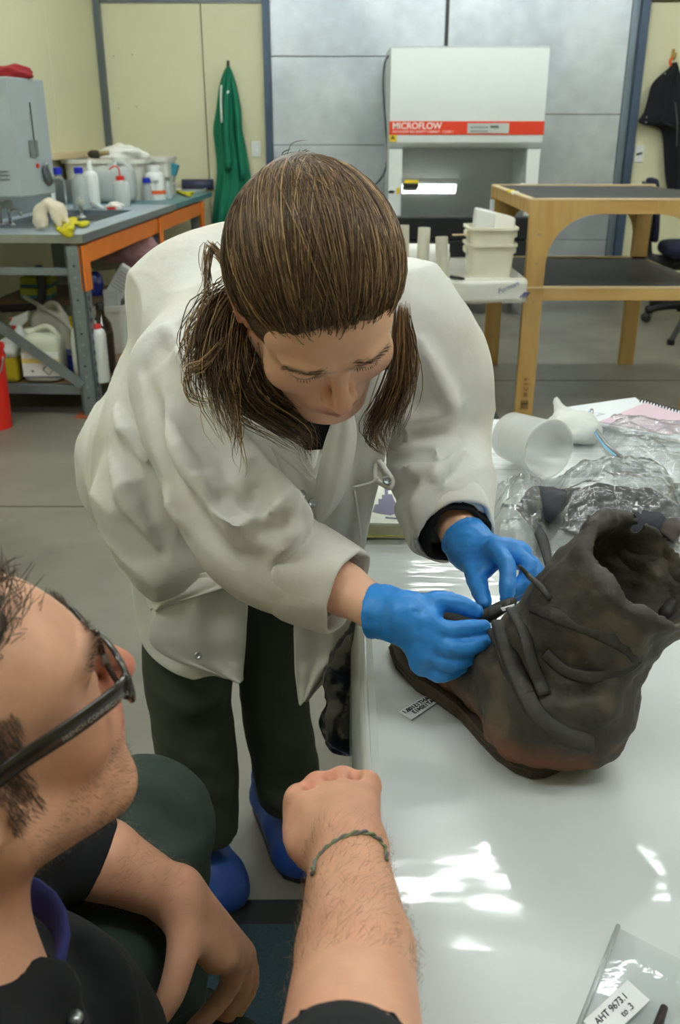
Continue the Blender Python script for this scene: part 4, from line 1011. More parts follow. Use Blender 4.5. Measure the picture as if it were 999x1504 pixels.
sub('inner_shelf', MB().box(-BD+.01, -.16, .55, 1.1, zsh-.03, zsh), pm('brown_board', (92,70,50), rough=.8))
hp = [PY(36, 436, 5.1), PY(60, 450, 5.0), PY(90, 470, 4.95), PY(112, 492, 4.9)]
tag(obj('hose', MB().tube(hp, .012, 10, 5), pm('clear_hose', (176,176,166), rough=.4, var=.05), smooth=True), 'pale plastic hose curving across under the sink', 'hose')
# red bucket on the floor
rb = PH(-8, 634, 0.); sB = DEP(rb)/FPX
rk_ = empty('red_bucket', rb+np.array([-.01,.08,0]), 'bright red bucket on the floor beside the bench', 'bucket')
obj('pail', MB().lathe([(24*sB*.86,0),(24*sB,118*sB),(25.5*sB,118*sB),(25.5*sB,124*sB),(22*sB,124*sB),(20*sB,.01)], (0,0,0), 28), pm('red_plastic', (222,40,26), rough=.4, var=.05), rk_, auto=50)
obj('rim_band', MB().lathe([(25.2*sB,104*sB),(25.2*sB,110*sB)], (0,0,0), 28, cap=False), pm('red_plastic', (222,40,26)), rk_)
obj('bail', MB().tube([(25*sB*math.cos(a), -25*sB*abs(math.sin(a))*.5-.02, 108*sB-60*sB*math.sin(a)*.6) for a in np.linspace(0, math.pi, 9)], .004, 6, 3), M_steel, rk_, smooth=True)
# ================================================================== MAIN TABLE
T = .75
TX0 = float((PH(524,1110,T)[0]+PH(535,790,T)[0])/2); TY1 = float(PH(800,613,T)[1]); TX1 = TX0+.80; TY0 = .12
M_tab = bpy.data.materials.new('white_table_under_film'); M_tab.use_nodes = True
def _tab(m):
    nt = m.node_tree; N = nt.nodes; L = nt.links; b = N['Principled BSDF']
    b.inputs['Base Color'].default_value = (*lin((208,213,213)), 1); b.inputs['Roughness'].default_value = .38
    b.inputs['Coat Weight'].default_value = .85; b.inputs['Coat Roughness'].default_value = .07
    tc = N.new('ShaderNodeTexCoord'); n = N.new('ShaderNodeTexNoise'); n.inputs['Scale'].default_value = 5.0; n.inputs['Detail'].default_value = 1.5; n.inputs['Distortion'].default_value = .6
    L.new(tc.outputs['Object'], n.inputs['Vector'])
    n2 = N.new('ShaderNodeTexNoise'); n2.inputs['Scale'].default_value = 9; n2.inputs['Detail'].default_value = 2
    mp = N.new('ShaderNodeMapping'); mp.inputs['Scale'].default_value = (.35, 2.6, 1); L.new(tc.outputs['Object'], mp.inputs[0]); L.new(mp.outputs[0], n2.inputs['Vector'])
    sx = N.new('ShaderNodeSeparateXYZ'); L.new(tc.outputs['Object'], sx.inputs[0])
    mr = N.new('ShaderNodeMapRange'); mr.inputs[1].default_value = 1.1; mr.inputs[2].default_value = 1.6; mr.inputs[3].default_value = .06; mr.inputs[4].default_value = 1.
    L.new(sx.outputs['Y'], mr.inputs[0])
    mu = N.new('ShaderNodeMath'); mu.operation = 'MULTIPLY'; L.new(n2.outputs['Fac'], mu.inputs[0]); L.new(mr.outputs[0], mu.inputs[1])
    ad = N.new('ShaderNodeMath'); ad.operation = 'ADD'; L.new(n.outputs['Fac'], ad.inputs[0]); L.new(mu.outputs[0], ad.inputs[1])
    bp = N.new('ShaderNodeBump'); bp.inputs['Strength'].default_value = .8; bp.inputs['Distance'].default_value = .012
    L.new(ad.outputs[0], bp.inputs['Height']); L.new(bp.outputs[0], b.inputs['Coat Normal'])
_tab(M_tab)
tb = empty('work_table', (TX0+.4, (TY0+TY1)/2, 0), 'long white work table covered with clear plastic film', 'table')
wobj('tabletop', MB().box(TX0, TX1, TY0, TY1, T-.045, T), M_tab, tb, bev=.014)
# film skirt hanging over the long edge
G = []
for v in np.linspace(0, 1, 50):
    y = TY0+(TY1-TY0)*v
    G.append([(TX0+.004-.016*min(1,k/2)-.006*k/6*(1+.5*math.sin(9*v)), y, T-.003-k*.034) for k in range(7)])
wobj('film_skirt', MB().sheet(G), pm('film_skirt', (216,220,220), rough=.2, var=.04, bump=.3, bscale=10, coat=.6), tb, smooth=True, thick=.002)
for x, y in ((TX0+.12, TY0+.2), (TX1-.1, TY0+.2), (TX0+.12, TY1-.15), (TX1-.1, TY1-.15)):
    wobj('leg', MB().tube([(x, y, T-.05), (x, y, 0)], .017, 12), M_gleg, tb, smooth=True)
for y in (TY0+.2, TY1-.15): wobj('crossbar', MB().tube([(TX0+.12, y, .2), (TX1-.1, y, .2)], .013, 8), M_gleg, tb, smooth=True)
# black bag hanging beneath the edge
p = P(508, 1040, 1.44)
S = SDF(p-[.1,.12,.22], p+[.12,.12,.22], .007)
S.ell(p+[.0,0,-.01], (.03,.05,.07), .02).ell(p+[.02,.0,-.045], (.035,.05,.055), .02).cone(p+[.0,0,.05], p+[.03,0,.16], .035, .02, .02)
tag(sdfobj('black_bag', S, pm('black_poly', (24,25,32), rough=.25, var=.2, coat=.5), None, 1, disp=lambda V: .02*fbm(V, 14, 4, 2)), 'crumpled black plastic bag hanging beside the work table edge', 'bag')
# ------------------------------------------------------------------ label strip
def quad(px4, h): return [PH(a, b, h) for a, b in px4]
M_pap = pm('white_label', (232,234,236), rough=.5, var=.01)
M_ink = pm('label_ink', (40,42,50), rough=.7, var=0)
qd = quad(((586,1046),(626,1022),(645,1030),(604,1058)), T+.0015)
lb = tag(obj('paper_label', MB().prism(qd, (0,0,.0008)), M_pap), 'small white printed label strip on the table near the gloved hand', 'label')
A, B_, C_, D_ = [np.array(v) for v in qd]
xd = A-B_; yd = B_-C_      # printed upside down for this viewer
W_ = np.linalg.norm(xd); H_ = np.linalg.norm(yd); xn, yn = nrm(xd), nrm(yd-nrm(xd)*np.dot(yd, nrm(xd)))
for k, t in enumerate(('AHT1510B.1', 'AT150413')):
    text('lettering', t, H_*.46, C_+xn*W_*.10+yn*H_*(.54-.42*k)+np.array([0,0,.0012]), xn, yn, M_ink, lb, ext=.0002, bold=.0002)
# ------------------------------------------------------------------ zip bag with label and dark stick, near corner
bq = quad(((830,1560),(908,1362),(1080,1450),(1030,1640)), T+.003)
G = []; a, b, c_, d = [np.array(v) for v in bq]
for u in np.linspace(0, 1, 16):
    row = []
    for v in np.linspace(0, 1, 16):
        pt = (a*(1-v)+b*v)*(1-u)+(d*(1-v)+c_*v)*u; e = min(u, 1-u, v, 1-v)
        pt = pt+np.array([0, 0, .004*min(1, e*5)+.0025*vnoise(pt, 30)*min(1, e*5)]); row.append(pt)
    G.append(row)
zb1 = empty('zip_bag', (a+c_)/2, 'clear zip bag with a handwritten label, lying at the table corner', 'bag')
wobj('film', MB().sheet(G), film('bag_film', opac=.10, gloss=.6, bump=.4, bscale=25), zb1, smooth=True)
wobj('seam', MB().tube([b+[0,0,.002], a+[0,0,.002]], .0022, 6), film('bag_seam', opac=.3), zb1, smooth=True)
qd = quad(((857,1500),(922,1440),(955,1470),(885,1535)), T+.010)
lb = wobj('label', MB().prism(qd, (0,0,.0006)), M_pap, zb1)
A, B_, C_, D_ = [np.array(v) for v in qd]; xn = nrm(B_-A); yn = nrm((A-D_)-xn*np.dot(A-D_, xn)); H_ = np.linalg.norm(A-D_); W_ = np.linalg.norm(B_-A)
text('lettering', 'AHT 9673.1', H_*.36, D_+xn*W_*.18+yn*H_*.52+np.array([0,0,.001]), xn, yn, M_ink, lb, ext=.0002, shear=.2)
text('lettering', 'to .3', H_*.34, D_+xn*W_*.55+yn*H_*.14+np.array([0,0,.001]), xn, yn, M_ink, lb, ext=.0002, shear=.2)
pA, pB = PH(976,1479,T+.008), PH(955,1540,T+.008)
tag(obj('dark_stick', MB().tube([pA, pB], [.003,.0045], 8), pm('dark_wood', (42,28,30), rough=.6, var=.2), smooth=True), 'thin dark splinter lying inside the near zip bag', 'stick')
# ------------------------------------------------------------------ book with a print on its cover and yellow tabs
bk = quad(((537,768),(628,770),(640,690),(545,688)), T+.03)
bo = empty('book', PH(590,775,T), 'book with a purple castle print and yellow tabs, half under her arm', 'book')
wobj('pages', MB().prism([v-[0,0,.028] for v in bk], (0,0,.024)), pm('page_edges', (206,200,170), rough=.8, var=.1, vscale=60), bo)
wobj('cover', MB().prism([v-[0,0,.004] for v in bk], (0,0,.004)), pm('cover_ivory', (226,230,216), rough=.4, var=.02), bo)
M_pur = pm('purple_print', (112,106,136), rough=.6, var=.1)
prn = [(543,752),(547,741),(552,741),(552,733),(557,733),(557,727),(561,727),(561,718),(566,718),(566,726),(572,726),(575,735),(580,744),(584,752),(570,757),(556,755)]
wobj('castle_print', MB().prism([PH(a+4, b, T+.0302) for a, b in prn], (0,0,.0004)), M_pur, bo)
wobj('print_line', MB().prism([PH(a, b, T+.0302) for a, b in ((566,759),(612,764),(612,766),(566,761))], (0,0,.0004)), M_pur, bo)
for a, b in ((530,549),(546,596)):
    wobj('yellow_tab', MB().prism([PH(x, y, T+.006) for x, y in ((a,790 if a < 540 else 789),(b,790 if a < 540 else 788),(b,781 if a < 540 else 779.5),(a,782 if a < 540 else 780))], (0,0,.002)), pm('yellow_tab', (222,218,130), rough=.6, var=.03), bo)
# white folded card standing behind her arm
tag(obj('folded_card', MB().add([PH(640,625,T), PH(692,618,T), P(690,612,DEP(PH(692,618,T))*.97), PH(640,614,T)+[0,0,.0]], [(0,1,2,3)]), M_pap, thick=.002) if False else obj('white_box', MB().prism([PH(650,690,T), PH(692,672,T), PH(690,615,T), PH(652,612,T)], (0,0,.03)), pm('white_card', (236,238,240), rough=.6, var=.02), bev=.002), 'white carton lying behind her left elbow', 'box')
# ------------------------------------------------------------------ translucent beaker on its side, second one behind
M_pp = pm('milky_pp', (232,234,232), rough=.3, var=.02, alpha=.5, trans=0.)
a_ = PH(772, 650, T+.058); b_ = PH(826, 672, T+.062)
ax = nrm((b_-a_)*[1,1,0]); Lb = .13
bc = a_+np.array([0,0,0]); bc[2] = T+.062
be = empty('plastic_beaker', (bc[0], bc[1], T), 'milky plastic beaker lying on its side on the film', 'beaker')
wobj('wall', MB().lathe([(.001,0),(.044,.0),(.05,.006),(.056,Lb-.012),(.061,Lb-.008),(.061,Lb),(.0575,Lb),(.054,Lb-.012),(.048,.01),(.001,.008)], bc-ax*.055+[0,0,-.004], 32, ax+[0,0,.06]), M_pp, be, auto=50)
for k in range(3): wobj('graduation', MB().lathe([(.0515+.0015*k,.03+.03*k),(.0518+.0015*k,.032+.03*k)], bc-ax*.055+[0,0,-.004], 32, ax+[0,0,.06], cap=False), M_pp, be)
p2 = PH(858, 650, T)
S = SDF(p2-[.12,.1,.02], p2+[.12,.12,.12], .006)
S.ell(p2+[-.02,.02,.03], (.06,.07,.035), .02).cone(p2+[-.035,.07,.03], p2+[-.05,.09,.075], .02, .008, .02)
tag(sdfobj('foam_wrap', S, pm('milky_foam', (232,234,230), rough=.6, var=.04, alpha=.8), None, 1, disp=lambda V: .008*fbm(V, 22, 3, 5)), 'crumpled milky foam sheet beside the plastic beaker', 'wrap')
# ------------------------------------------------------------------ papers, pink spiral notebook
sp = quad(((815,602),(933,585),(950,600),(905,616),(835,622)), T+.004)
tag(obj('paper_sheets', MB().prism(sp, (0,0,.003)), pm('paper_white', (226,230,236), rough=.7, var=.02)), 'stack of white paper sheets under the spiral notebook', 'paper')
nb = empty('spiral_notebook', PH(930,620,T), 'pink-covered spiral notebook at the far table end', 'notebook')
nq = quad(((862,622),(945,590),(1040,618),(1000,650)), T+.012)
wobj('pages', MB().prism(nq, (0,0,.006)), pm('paper_white', (226,230,236)), nb)
nq2 = quad(((880,620),(948,592),(1035,619),(985,640)), T+.019)
wobj('cover', MB().prism(nq2, (0,0,.0012)), pm('pink_card', (216,188,204), rough=.6, var=.02), nb)
e0, e1 = PH(943,590,T+.018), PH(1040,618,T+.018)
for k in range(22):
    cpt = e0+(e1-e0)*(k/21.)
    t = nrm(np.cross(e1-e0, [0,0,1])); wobj('wire_ring', MB().tube([cpt+t*.007*math.cos(a)+np.array([0,0,.007*math.sin(a)]) for a in np.linspace(0, 2*math.pi, 9)[:-1]], .0016, 5, 0, closed=True), M_black, nb)
# ------------------------------------------------------------------ zip bags with dark finds
def wrinkled(corners, hfun, n=40, seed=0, amp=.008, sc=22):
    a, b, c_, d = [np.array(PH(x, y, T+.002)) for x, y in corners]; G = []
    for u in np.linspace(0, 1, n):
        row = []
        for v in np.linspace(0, 1, n):
            pt = (a*(1-u)+b*u)*(1-v)+(d*(1-u)+c_*u)*v
            e = min(1, 6*min(u, 1-u, v, 1-v)); w2 = (1-abs(2*vnoise(pt, sc, seed)))*.6+(1-abs(2*vnoise(pt*[1.,1.7,1.], sc*1.9, seed+3)))*.4
            row.append(pt+np.array([0, 0, .003+hfun(u, v)*min(1, 3*min(u, 1-u, v, 1-v)*2)+amp*w2*e]))
        G.append(row)
    return MB().sheet(G)
F1 = film('find_bag_film', tint=(240,243,245), opac=.13, rough=.10, gloss=1.0, bump=.9, bscale=34, bdist=.009)
F2 = film('empty_bag_film', tint=(232,238,240), opac=.26, rough=.10, gloss=.8, bump=.9, bscale=26, bdist=.009)
M_find = pm('dark_slate_cloth', (44,48,58), rough=.7, var=.25, vscale=25, bump=.4, bscale=30)
zb2 = empty('find_bag', PH(890,780,T), 'clear zip bag over a dark slate-coloured find behind the boot', 'bag')
wobj('film', wrinkled(((785,822),(805,705),(985,700),(1040,796)), lambda u, v: .075*math.sin(math.pi*u)**.5*math.sin(math.pi*v)**.5, 48, 1, .016, 22), F1, zb2, smooth=True)
p = PH(895, 770, T+.0)
S = SDF(p-[.26,.16,.01], p+[.26,.18,.12], .008)
S.ell(p+[-.02,.02,.02], (.13,.09,.032), .02).ell(p+[.05,-.02,.02], (.12,.06,.03), .02).ell(p+[-.06,.05,.02], (.06,.045,.028), .02)
tag(sdfobj('dark_find', S, M_find, None, 1, disp=lambda V: .014*fbm(V, 16, 3, 8)), 'dark slate-coloured textile find inside the clear bag', 'textile')
pt = PH(928, 737, T+.068); tag(obj('paper_tag', MB().prism([PH(917,727,T+.055), PH(937,732,T+.054), PH(936,750,T+.052), PH(914,744,T+.054)], (0,0,.001)), M_pap), 'small white tag in the clear bag on the dark find', 'label')
zb3 = empty('find_bag', PH(765,790,T), 'narrow clear zip bag standing crumpled between glove and dark find', 'bag')
wobj('film', wrinkled(((715,828),(728,712),(800,705),(815,850)), lambda u, v: .05*math.sin(math.pi*u)*math.sin(math.pi*v)**.6, 36, 4, .022, 26), F1, zb3, smooth=True)
pa_, pb_ = PH(776, 760, T+.03), PH(808, 838, T+.02)
tag(obj('leather_strip', MB().tube([pa_+[-.01,.05,0], pa_, (pa_+pb_)/2+[.004,0,.01], pb_], [.006,.010,.010,.006], 8, 5, flat=.5), pm('dark_leather_strip', (38,36,36), rough=.6), smooth=True), 'dark leather strip in the narrow crumpled bag', 'strip')
zb4 = empty('zip_bag', PH(950,660,T), 'large empty clear zip bag spread over the notebook', 'bag')
wobj('film', wrinkled(((905,715),(868,606),(1050,625),(1090,740)), lambda u, v: .03*math.sin(math.pi*u)**.5*math.sin(math.pi*v)**.5, 44, 7, .012, 20), F2, zb4, smooth=True)
zl_ = [PH(866,604,T+.05), PH(869,625,T+.04), PH(888,655,T+.035), PH(920,680,T+.03), PH(948,690,T+.03)]
wobj('blue_zip', MB().tube(zl_, .0022, 6, 5), pm('blue_zip', (110,180,220), rough=.4, var=0), zb4, smooth=True)
wobj('zip_track', MB().tube([v+[.006,.004,.002] for v in zl_], .004, 8, 5), film('zip_clear', opac=.4, gloss=.9), zb4, smooth=True)
zb5 = empty('find_bag', PH(985,790,T), 'clear zip bag with a brown find at the table side behind the boot', 'bag')
wobj('film', wrinkled(((975,840),(960,715),(1080,715),(1130,850)), lambda u, v: .05*math.sin(math.pi*u)*math.sin(math.pi*v), 32, 9, .02, 24), F1, zb5, smooth=True)
bagmass('brown_find', PH(1005,775,T+.02), (.05,.06,.02), pm('brown_find', (60,50,44), rough=.7, var=.3), 'brown leathery find inside the bag at the table side', 'leather', 12, .2)
# ================================================================== OLD LEATHER BOOT
M_lea = pm('old_leather', (54,48,40), rough=.62, var=.35, vscale=16, bump=.55, bscale=55, col2=(66,60,50), c2scale=14, c2lo=.55, c2hi=.85, detail=8, bdist=.004, attr='Col')
M_strap = pm('leather_strap', (52,49,45), rough=.6, var=.3, vscale=30, bump=.4, bscale=90)
hl = PH(808, 1128, T); toe = np.array([.085, 1.075, T])
fx = nrm(toe-hl); fx[2] = 0; fx = nrm(fx); sd = np.array([fx[1], -fx[0], 0])      # along the foot, to its right (image right)
def FP(a, s, z): return hl+fx*a+sd*s+np.array([0, 0, z])
boot = empty('old_boot', FP(.12, 0, 0), 'weathered dark brown leather boot with wrapped straps, shaft leaning back', 'boot')
# sole outline (along, half widths left/right)
so = [(-.012,.018,.018),(-.006,.032,.032),(.012,.042,.040),(.04,.046,.044),(.075,.043,.041),(.12,.037,.036),(.16,.041,.04),(.20,.049,.047),(.24,.046,.044),(.275,.033,.031),(.29,.015,.014)]
R = [[FP(a, -l, z) for a, l, r in so]+[FP(a, r, z) for a, l, r in reversed(so)] for z in (.001,.007,.0075,.0135,.014,.021)]
R = [[hl+(q-hl)*np.array([k, k, 1]) for q in ring] for ring, k in zip(R, (.97,1.02,.99,1.03,1.0,1.01))]
wobj('sole', MB().rings(R), pm('sole_leather', (66,54,42), rough=.7, var=.3, vscale=30, bump=.5, bscale=80), boot, bev=.002)
S = SDF(FP(.12,0,0)-[.28,.28,.02], FP(.12,0,0)+[.34,.30,.40], .0042)
st = P(946, 838, .95)        # centre of the shaft mouth
an = FP(.055, .030, .10)
# foot
S.ell(FP(.028,0,.045), (.052,.052,.052), .02)
S.chain([FP(.03,0,.05), FP(.09,0,.055), FP(.15,0,.05), FP(.21,0,.042), FP(.25,0,.036)], [.044,.044,.040,.038,.028], .02)
S.cone(FP(.03,0,.05), an, .050, .058, .03).cone(FP(.11,.01,.045), an+[0,0,.0], .036, .050, .02)
shd = nrm(st-an)
mid = an+(st-an)*.5
tip = st+shd*.01
S.chain([an, mid, tip], [.060,.067,.076], .03)
# pleats and bulges seen on the side of the ankle
S.ell(P(850,1035,.99), (.060,.058,.072), .03)
S.plane(FP(0,0,.016), (0,0,-1), .004)
# mouth
S.cone(st-shd*.16, st+shd*.06, .050, .068, .006, 's')
A_, B_, _ = frame(shd)
rn = nrm(shd+nrm(np.array([0,0,CAMH])-st)*.36); S.plane(st+rn*.004, rn, .0)
for t, rr in ((0.3,.010),(1.3,.008),(2.4,.010),(3.3,.007),(4.4,.010),(5.4,.008)):
    S.ell(st+shd*.012+(A_*math.cos(t)+B_*math.sin(t))*.078, (rr*1.3,rr*1.3,rr), .006, 's')
for pix, r_ in (([(742,905),(775,960),(790,1040)],.010), ([(800,980),(840,1010),(885,1005)],.009), ([(790,1010),(830,1020),(860,1000)],.008), ([(880,820),(890,900),(870,960)],.010), ([(820,860),(815,930),(790,960)],.008), ([(770,1000),(800,1060),(850,1085)],.011), ([(830,1040),(880,1040),(905,1010)],.010), ([(940,900),(925,960),(900,1000)],.009), ([(700,950),(720,990),(760,1040)],.009)):
    S.fold(pix, r_, .016, .004)
for pix in ([(790,1000),(820,1022),(870,1018)], [(760,930),(770,990)], [(905,985),(880,1000)], [(850,880),(870,920)]):
    S.fold(pix, .006, .01, -.001, 's')
rc = [PH(785,1085,T+.04), PH(845,1110,T+.04), PH(740,1050,T+.05), PH(700,1000,T+.05), PH(820,1105,T+.03)]
def bootcol(V):
    base = np.array(lin((60,55,48))); rust = np.array(lin((122,74,36))); tan = np.array(lin((98,86,66)))
    low = np.clip((.062-(V[:, 2]-T))/.03, 0, 1)*np.clip(.75+.9*fbm(V, 30, 3, 2), 0, 1)
    tn = np.clip(fbm(V, 26, 3, 6)*1.6-.4, 0, .55)
    c = base[None]*(1+.35*fbm(V, 45, 3, 1))[:, None]
    c = c*(1-tn[:, None])+tan*tn[:, None]; return np.clip(c*(1-low[:, None])+rust*low[:, None], 0, 1)
sdfobj('upper', S, M_lea, boot, 1, colfn=bootcol, disp=lambda V: .0035*fbm(V, 38, 3, 3)+.006*fbm(V, 14, 2, 9))
def strap(pix, wdt=.007, out=.004, sm=5, ends=None, flat=.5, name='strap', rr=None):
    q = spline(np.array([(a, b, 0) for a, b in pix], float), 5)[:, :2]
    h = S.hits([tuple(v) for v in q], -out)
    if len(h) > 2: wobj(name, MB().tube(h, rr or wdt, 8, 2, flat=flat*.7, up=(0,-.9,.4)), M_strap, boot, smooth=True)
strap([(782,890),(830,910),(880,930),(920,950),(938,968)], .0075)
strap([(938,968),(915,985),(870,995),(830,985),(800,960)], .0065)
strap([(733,905),(745,950),(765,1000),(790,1050),(830,1080),(870,1092)], .011)
strap([(752,895),(770,930),(782,975),(800,1020)], .0075)
strap([(715,905),(735,940),(752,985),(775,1020)], .010)
# loop at the heel, free end of the lace, small paper mark
zz_ = DEP(hl)-.035
wobj('strap', MB().tube([P(884,1094,zz_), P(897,1078,zz_+.005), P(899,1066,zz_+.02), P(896,1045,zz_+.045)], .005, 8, 4, flat=.6), M_strap, boot, smooth=True)
h = S.hit(795, 880)
wobj('lace_end', MB().tube([P(763,831,1.0), P(778,847,1.0), P(795,862,DEP(h)-.004 if h is not None else 1.), P(810,880,DEP(S.hit(810,880))-.003 if S.hit(810,880) is not None else 1.)], [.0025,.0045,.005,.005], 8, 5, flat=.7), M_strap, boot, smooth=True)
# tongue folds where the fingers work
kz = DEP(P(720,900,1.07))
wobj('tongue', MB().tube([P(655,905,1.12), P(690,912,1.09), P(715,905,1.075), P(735,893,1.07), P(752,885,1.06)], [.010,.016,.018,.016,.012], 12, 5, flat=.5, up=(0,0,1)), M_strap, boot, smooth=True)
wobj('tongue_tip', MB().tube([P(712,915,1.06), P(722,900,1.055), P(737,893,1.05)], [.004,.009,.006], 10, 5, flat=.5), M_strap, boot, smooth=True)
wobj('paper_mark', MB().prism([P(736,894,1.035), P(756,888,1.035), P(757,891,1.034), P(739,898,1.034)], (0,.002,.0)), M_pap, boot)
wobj('torn_tab', MB().tube([PH(672,1016,T+.006), PH(684,1024,T+.008), PH(700,1024,T+.01)], [.006,.010,.007], 8, 4), M_strap, boot, smooth=True)
# puckered back flap at the rim
wobj('back_flap', MB().tube([P(985,915,.99), P(978,900,.985), P(990,880,.985)], [.008,.012,.006], 10, 4, flat=.6), M_strap, boot, smooth=True)
# ================================================================== WOMAN IN A LAB COAT
M_skin = pm('skin', (214,164,138), rough=.48, var=.05, vscale=40, bump=.05, bscale=300, sss=.12, attr='Col', bdist=.001)
M_coat = pm('lab_coat_cotton', (232,231,227), rough=.9, var=.05, vscale=6, bump=.4, bscale=22, col2=(222,216,203), c2scale=5, c2lo=.45, c2hi=.75, bdist=.008)
M_trou = pm('dark_green_trousers', (64,72,60), rough=.9, var=.14, vscale=9, bump=.3, bscale=18, bdist=.008)
M_clog = pm('blue_clog', (34,74,158), rough=.55, var=.12, vscale=20, bump=.1)
M_glove = pm('blue_nitrile', (48,142,228), rough=.42, var=.05, vscale=14, bump=.35, bscale=70, bdist=.0025)
M_swt = pm('black_knit', (20,20,24), rough=.95, var=.2, vscale=60)
M_hair = pm('brown_hair', (90,66,44), rough=.42, var=0, attr='Col')
hc = np.array([-.0241, .9781, 1.2279])
def headframe(phi, psi, rho):
    U = DV(0, math.cos(phi), math.sin(phi)); F = DV(0, -math.sin(phi), math.cos(phi)); X = np.array([1., 0, 0])
    F2 = F*math.cos(psi)+X*math.sin(psi); R2 = X*math.cos(psi)-F*math.sin(psi)
    R3 = R2*math.cos(rho)+U*math.sin(rho); U3 = U*math.cos(rho)-R2*math.sin(rho)
    return R3, F2, U3
WA = np.array([[.9701,.1856,.1565],[.2416,-.6734,-.6987],[.0244,-.7156,.6981]]); WR, WF, WU = WA
def H(r, f, u): return hc+WR*r+WF*f+WU*u
def face(S, H0, A, fem=True, js=1.):
    H = lambda r, f, u: H0(r, f, u*js if u < 0 else u)
    w_ = 1.0 if fem else 1.04
    S.ell(H(0,-.014,.034), (.074*w_,.094,.086), .01, A=A)
    S.ell(H(0,.026,-.03), (.060*w_,.064,.078), .03, A=A)
    S.ell(H(0,.052,.035), (.062*w_,.036,.045), .03, A=A)
    for s in (-1, 1):
        S.cone(H(s*.056*w_,-.01,-.045), H(s*.022,.062,-.098), .022, .020, .025)
        S.ell(H(s*.042,.055,-.022), (.028,.026,.026), .02, A=A)
    S.ell(H(0,.070 if fem else .065,-.100), (.024 if fem else .028,.021,.018), .02, A=A)
    # sockets, lids
    for s in (-1, 1):
        S.ell(H(s*.033,.099,.010), (.020,.014,.012), .014, 's', A=A)
        S.ell(H(s*.032,.0745,.007), (.0145,.0145,.0125), .004, A=A)
        S.chain([H(s*.014,.094,.026), H(s*.032,.093,.030), H(s*.052,.078,.026)], [.005,.0055,.004], .012, sm=2)
    # nose
    S.cone(H(0,.086,.022), H(0,.109,-.020), .0075, .0095, .012)
    S.ell(H(0,.111,-.026), (.0105,.0105,.009), .008, A=A)
    for s in (-1, 1):
        S.ell(H(s*.0125,.098,-.029), (.0075,.0105,.0075), .006, A=A)
        S.ell(H(s*.007,.104,-.037), (.003,.0045,.003), .003, 's', A=A)
    # mouth
    S.ell(H(0,.078,-.062), (.030,.020,.020), .015, A=A)
    S.chain([H(-.022,.084,-.062), H(-.006,.0965,-.058), H(0,.0955,-.0595), H(.006,.0965,-.058), H(.022,.084,-.062)], [.002,.0052,.0048,.0052,.002], .004, sm=3)
    S.chain([H(-.020,.083,-.066), H(0,.095,-.070), H(.020,.083,-.066)], [.002,.0062,.002], .004, sm=3)
    S.chain([H(-.021,.089,-.0635), H(0,.1015,-.0645), H(.021,.089,-.0635)], .0016, .002, 's', sm=3)
    # ears
    for s in (-1, 1):
        S.ell(H(s*.076*w_,-.012,.002), (.007,.019,.030), .006, A=A)
        S.chain([H(s*.083*w_,-.016,-.026), H(s*.086*w_,-.028,.006), H(s*.085*w_,-.018,.030), H(s*.081*w_,.002,.024)], [.004,.005,.0048,.004], .004, sm=3)
        S.ell(H(s*.088*w_,-.010,.002), (.006,.009,.014), .004, 's', A=A)
Rsh, Lsh = P(278, 548, 1.24), P(592, 470, 1.27)
Rel, Lel = P(352, 768, 1.16), P(640, 640, 1.36)
Rwr, Lwr = P(552, 893, 1.075), P(676, 783, 1.215)
shm = (Rsh+Lsh)/2+DV(0,.01,-.02)
pel = np.array([-.255, 1.60, .85]); wai = np.array([-.20, 1.50, .98]); che = np.array([-.10, 1.33, 1.09])
wom = empty('person', (-.20, 1.45, 0), 'woman in a white lab coat bending over the boot, wearing blue gloves', 'person')
# fingers: lists of (px,py,depth)
RH = dict(palm=[(598,905,1.043),(622,925,1.033),(625,955,1.033),(606,930,1.048),(590,915,1.053)],
    f=[[(604,897,1.048),(640,884,1.043),(672,887,1.043),(699,898,1.043)],                 # thumb
       [(628,912,1.028),(655,925,1.023),(686,923,1.026),(711,921,1.030)],
       [(632,934,1.028),(660,951,1.020),(694,949,1.024),(717,942,1.030)],
       [(630,958,1.033),(655,973,1.026),(680,969,1.030),(697,963,1.036)],
       [(620,974,1.043),(643,990,1.034),(664,986,1.038),(678,980,1.044)]])
LH = dict(palm=[(690,805,1.19),(712,812,1.165),(735,815,1.155),(705,832,1.17),(745,822,1.155)],
    f=[[(692,822,1.17),(700,850,1.145),(706,870,1.125),(712,886,1.11)],
       [(727,806,1.145),(744,828,1.118),(746,854,1.105),(744,878,1.098)],
       [(748,808,1.15),(776,832,1.125),(768,858,1.118),(748,872,1.115)],
       [(762,812,1.16),(787,838,1.145),(776,862,1.135),(756,876,1.13)],
       [(768,822,1.175),(788,848,1.165),(776,866,1.155),(758,876,1.15)]])
FR = [[.0125,.0118,.0105,.0088],[.0105,.0102,.0095,.008],[.011,.0105,.0098,.0082],[.0105,.01,.0092,.0078],[.0095,.009,.0082,.007]]
def hand(S, D, wr, grow=0., k=.0035):
    pp = [P(*q) for q in D['palm']]; kn = [P(*f[0]) for f in D['f'][1:]]
    S.cone(wr, pp[0], .0255+grow, .028+grow, .012)
    for q in kn: S.cone(pp[0], q, .021+grow, .0125+grow, .012)
    for a, b in zip(kn[:-1], kn[1:]): S.cone(a, b, .0125+grow, .0125+grow, .008)
    S.cone(wr, P(*D['f'][0][0]), .022+grow, .0145+grow, .012)
    S.cone(pp[2], P(*D['f'][0][1]), .012+grow, .010+grow, .012)
    for f, r in zip(D['f'], FR): S.chain([P(*q) for q in f], [x+grow for x in r], k, sm=3)
S = SDF((-.50,.86,.80), (.27,1.75,1.42), .0029)
face(S, H, WA)
